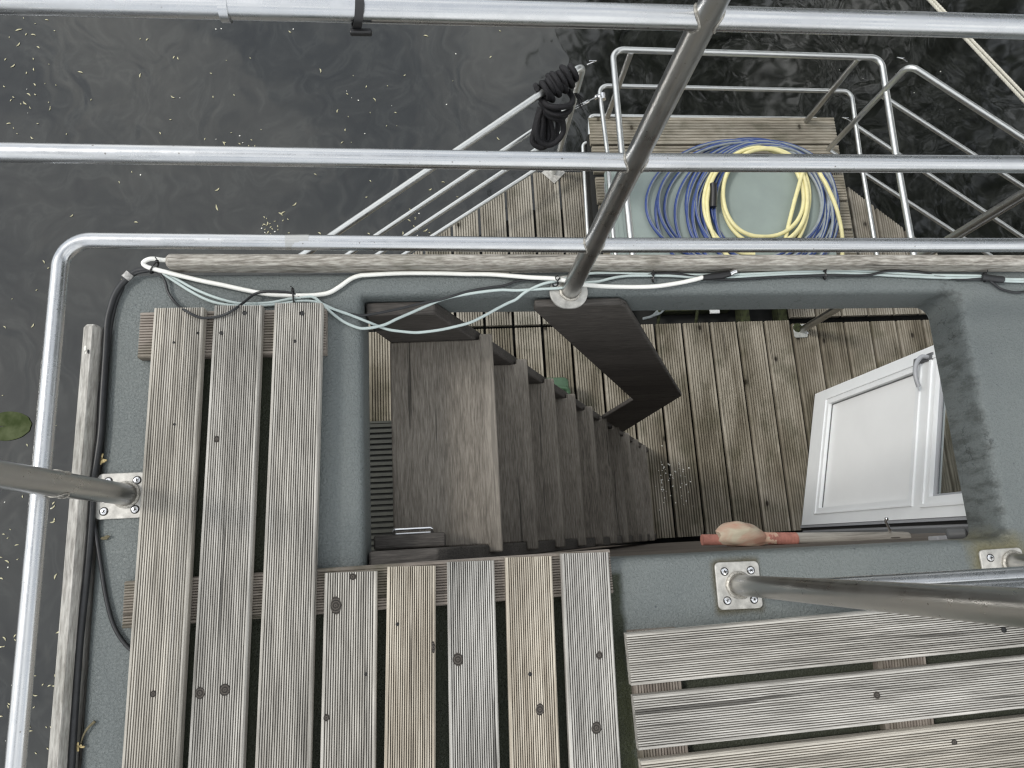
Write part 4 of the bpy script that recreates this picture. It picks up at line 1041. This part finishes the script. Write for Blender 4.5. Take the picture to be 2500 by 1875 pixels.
hk = U(2182,1331,ZFl)
ck = thing('wall_hook', hk, 'chrome hook on the wall holding the wooden pole', 'hook')
wy = -.045-(hk.x+.6)*.0061
obj('rosette', lathe((hk.x,wy+.001,ZFl-.01),(0,1,0),[(.030,0),(.031,.003),(.024,.006),(.012,.012),(.010,.020)],24), CHROME, ck)
obj('arm', tube(fillet([V((hk.x-.004,wy+.014,ZFl-.012)),V((hk.x-.018,wy+.026,ZFl+.022)),V((hk.x-.030,wy+.055,ZFl+.026)),V((hk.x-.032,wy+.060,ZFl+.034))],.008), lambda t_: .0048-.0012*t_, 12), CHROME, ck)
obj('arm_tip', ico((hk.x-.032,wy+.060,ZFl+.036),.006), CHROME, ck)
# grey fitting in the corner under the roof
wc = U(2328,1304,-.42)
wf_ = thing('wall_fitting', wc, 'dark grey cylindrical fitting in the right corner below the roof', 'fitting')
obj('bracket', box(wc.x-.045,wc.x+.02,wc.y-.02,wc.y-.003,wc.z-.04,wc.z-.0), MGREY, wf_, smooth=False, bevel=.003)
obj('barrel', lathe(wc-V((.02,0,0)),(1,0,.5),[(.010,0),(.0145,.004),(.0145,.04),(.012,.043)],20), DGREY, wf_)
obj('cap', lathe(wc+V((.015,0,.018)),(1,0,.5),[(.011,0),(.011,.006),(.007,.008)],18), BLACKT, wf_)

# ---------------------------------------------------------------- dry bits on the roof
def flower(px, py, s, lab, z=.003):
    c = U(px,py,z); parts = []
    for k in range(9):
        a_ = random.uniform(0,6.28); L2 = s*random.uniform(.5,1)
        p1 = c+V((math.cos(a_)*L2*.5,math.sin(a_)*L2*.5,s*.4)); p2 = c+V((math.cos(a_)*L2,math.sin(a_)*L2,s*random.uniform(.1,.5)))
        parts.append(tube([c+V((0,0,.001)),p1,p2], (lambda t_: s*(.06+.13*t_)), 6)); parts.append(ico(p2, s*.20, (1,1,.6), 1))
    tag(obj('dried_blossom', join(*parts), DRY), lab, 'blossom', 'dried blossoms on the roof')
flower(251,1121,.011,'curled tan blossom just above the left post plate')
flower(194,1822,.010,'small tan blossom at the lower end of the thin twig')
flower(220,1258,.006,'tiny tan blossom beside the hose below the left post plate')
tag(obj('twig', tube(resample([U(197,1815,.004),U(204,1795,.005),U(214,1778,.006),U(232,1761,.004)],5), lambda t_: .0009+.0016*t_, 7), TWIG), 'thin dry twig on the roof at the lower left', 'twig')
tag(obj('bark_chip', join(ico(U(255,1314,.004),.007,(1,.45,.4)), ico(U(262,1310,.006),.004,(1.2,.6,.4))), TWIG), 'dark curled chip below the left post plate', 'debris')
tag(obj('bird_dropping', join(ico(U(208,850,.0325),.0035,(.7,1.5,.2)), ico(U(210,861,.0325),.002,(.7,1.3,.3))), PETAL), 'white dropping on the left timber rail', 'dropping')
tag(obj('dead_beetle', join(ico(U(215,857,.034),.0022,(.8,1.6,.6)), ico(U(216,862,.034),.0014,(1,1,.6))), BLACKT), 'small dark insect beside the white dropping on the left timber', 'insect')
# white grit on the lower deck
gv = []
for k in range(60):
    x_, y_ = random.gauss(1655,16), random.gauss(1175,30)
    if random.random() < .35: x_, y_ = random.gauss(1618,6), random.gauss(1165,30)
    gv.append(ico(U(x_,y_,ZD+.001), random.uniform(.002,.005), (1,1,.5), 1))
tag(obj('paint_chips', join(*gv), PETAL), 'scattered white flecks on the deck boards at the stair foot', 'paint chips', kind='stuff')

# ---------------------------------------------------------------- water lily and floating leaves
m, n, l, b = new('lily_leaf'); LILY = m
t = n.new('ShaderNodeTexCoord').outputs['Object']
l.new(mix(n, l, ramp(n, l, noise(n, l, t, 9, 5), [(.4,0),(.65,1)]), (.035,.048,.016), (.085,.10,.05)), b.inputs['Base Color']); b.inputs['Roughness'].default_value = .8; b.inputs['Specular IOR Level'].default_value = .1
lc = U(18,1040,ZW+.006); rp = [(lc.x,lc.y)]
rr2 = (U(77,1040,ZW).x-lc.x)
poly = [(lc.x+rr2*math.cos(math.radians(a_))*(1+.02*math.sin(a_)), lc.y+rr2*.66*math.sin(math.radians(a_))) for a_ in range(190,540,8)]+[(lc.x-rr2*.05, lc.y)]
tag(obj('lily_pad', prism(poly, ZW+.002, ZW+.006), LILY, smooth=False), 'round green lily pad floating at the left edge of the photo', 'lily pad')
def leaf_mesh(L_, w_, c_):
    v, f = [], []; n_ = 6
    for i in range(n_+1):
        t_ = i/n_; x = (t_-.5)*L_; ww = w_*math.sin(math.pi*min(.97,max(.03,t_)))*.5; cy2 = c_*math.sin(math.pi*t_)
        v += [V((x,cy2-ww,.0015*t_)), V((x,cy2+ww,.0015*(1-t_)))]
    for i in range(n_): f.append((2*i,2*i+2,2*i+3,2*i+1))
    v2 = v+[p+V((0,0,-.0008)) for p in v]; m_ = len(v)
    f2 = f+[tuple(q_+m_ for q_ in reversed(ff_)) for ff_ in f]
    return v2, f2
LM = []
for (L_, w_, c_, mt) in ((.045,.011,.006,LEAFW),(.032,.009,-.004,LEAFW),(.024,.009,.002,LEAFW),(.015,.010,0,PETAL),(.060,.012,.004,LEAFW)):
    o = obj('tmp', leaf_mesh(L_, w_, c_), mt, origin=(0,0,0), smooth=False); LM.append(o.data); bpy.data.objects.remove(o)
spots = []
def leafat(x, y, k=None): spots.append((x, y, random.choice((0,0,1,1,1,2,2,3)) if k is None else k))
for x, y, k in ((46,73,4),(44,108,0),(93,116,1),(31,160,0),(83,169,1),(84,207,1),(61,251,0),(196,177,0),(343,184,0),(425,140,1),(435,142,1),(716,71,3),(708,77,1),(527,71,3),(540,70,3),(530,507,4),(530,462,0),(1040,88,0),(78,336,1),(332,543,1),(875,245,3),(343,427,3),(1090,255,3),(1023,521,3),(1050,462,1),(780,570,1),(300,683,1)): leafat(x, y, k)
for _ in range(34): leafat(random.gauss(60,45), random.uniform(40,330))
for _ in range(40): leafat(random.uniform(120,1250), random.uniform(70,580))
for _ in range(26): leafat(random.gauss(670,22), random.gauss(552,22))
for _ in range(14): leafat(random.gauss(1020,30), random.gauss(555,25))
for _ in range(16): leafat(random.gauss(600,45), random.gauss(350,18))
for _ in range(14): leafat(random.gauss(915,60), random.gauss(250,50))
for _ in range(62): leafat(random.uniform(-5,150), random.uniform(1190,1860), random.choice((0,0,1,1,4,3)))
for _ in range(20): leafat(random.uniform(0,150), random.uniform(600,1190))
for _ in range(8): leafat(random.uniform(1550,2400), random.uniform(5,300), 3)
for i, (x, y, k) in enumerate(spots):
    o = bpy.data.objects.new('floating_leaf', LM[k]); COL.objects.link(o)
    p_ = U(x, y, ZW+.003); o.location = p_; s_ = random.uniform(.35,.8) if i > 26 else .8; o.scale = (s_,s_,1)
    o.rotation_euler = (0,0,random.uniform(0,6.28))
    if k == 3: tag(o, 'tiny white petal floating on the dark canal water', 'petal', 'white petals floating on the canal')
    else: tag(o, 'narrow yellow fallen leaf floating on the dark canal water', 'leaf', 'fallen leaves floating on the canal')

# ---------------------------------------------------------------- unseen trees, added so the water at upper right reflects dark
def tree(x, y, h_, r_, nleaf, lab):
    root = thing('tree', (x,y,ZW), lab, 'tree', 'unseen trees added for the dark water reflection')
    obj('trunk', tube([V((x,y,ZW-.2)),V((x+.1,y,ZW+h_*.3)),V((x-.1,y+.1,ZW+h_*.7))], lambda t_: .32-.2*t_, 12), BARK, root)
    v, f = [], []
    cl = [(V((random.gauss(0,r_*.45),random.gauss(0,r_*.45),ZW+h_*random.uniform(.25,1)-ZW)), random.uniform(.7,1.6)) for _ in range(70)]
    for k in range(nleaf):
        c_, cr_r = random.choice(cl); d_ = V((random.gauss(0,1),random.gauss(0,1),random.gauss(0,1))).normalized()*cr_r*random.random()**.4
        p_ = V((x,y,ZW))+c_+d_; a_ = V((random.gauss(0,1),random.gauss(0,1),random.gauss(0,1))).normalized(); b2 = a_.orthogonal().normalized()
        s_ = random.uniform(.09,.17); i0 = len(v)
        v += [p_-a_*s_, p_+b2*s_*.6, p_+a_*s_, p_-b2*s_*.6]; f.append((i0,i0+1,i0+2,i0+3))
    obj('crown', (v, f), LEAFT, root, smooth=False, auto=False)
for (x,y,h_,r_) in ((5,9,13,3.2),(9.5,8.5,14,3.4),(9.5,3.5,13,3.2),(14,12,15,3.5),(13.5,6,15,3.5)): tree(x,y,h_,r_,9000,'unseen tall green tree added beyond the boat to darken the water reflection')
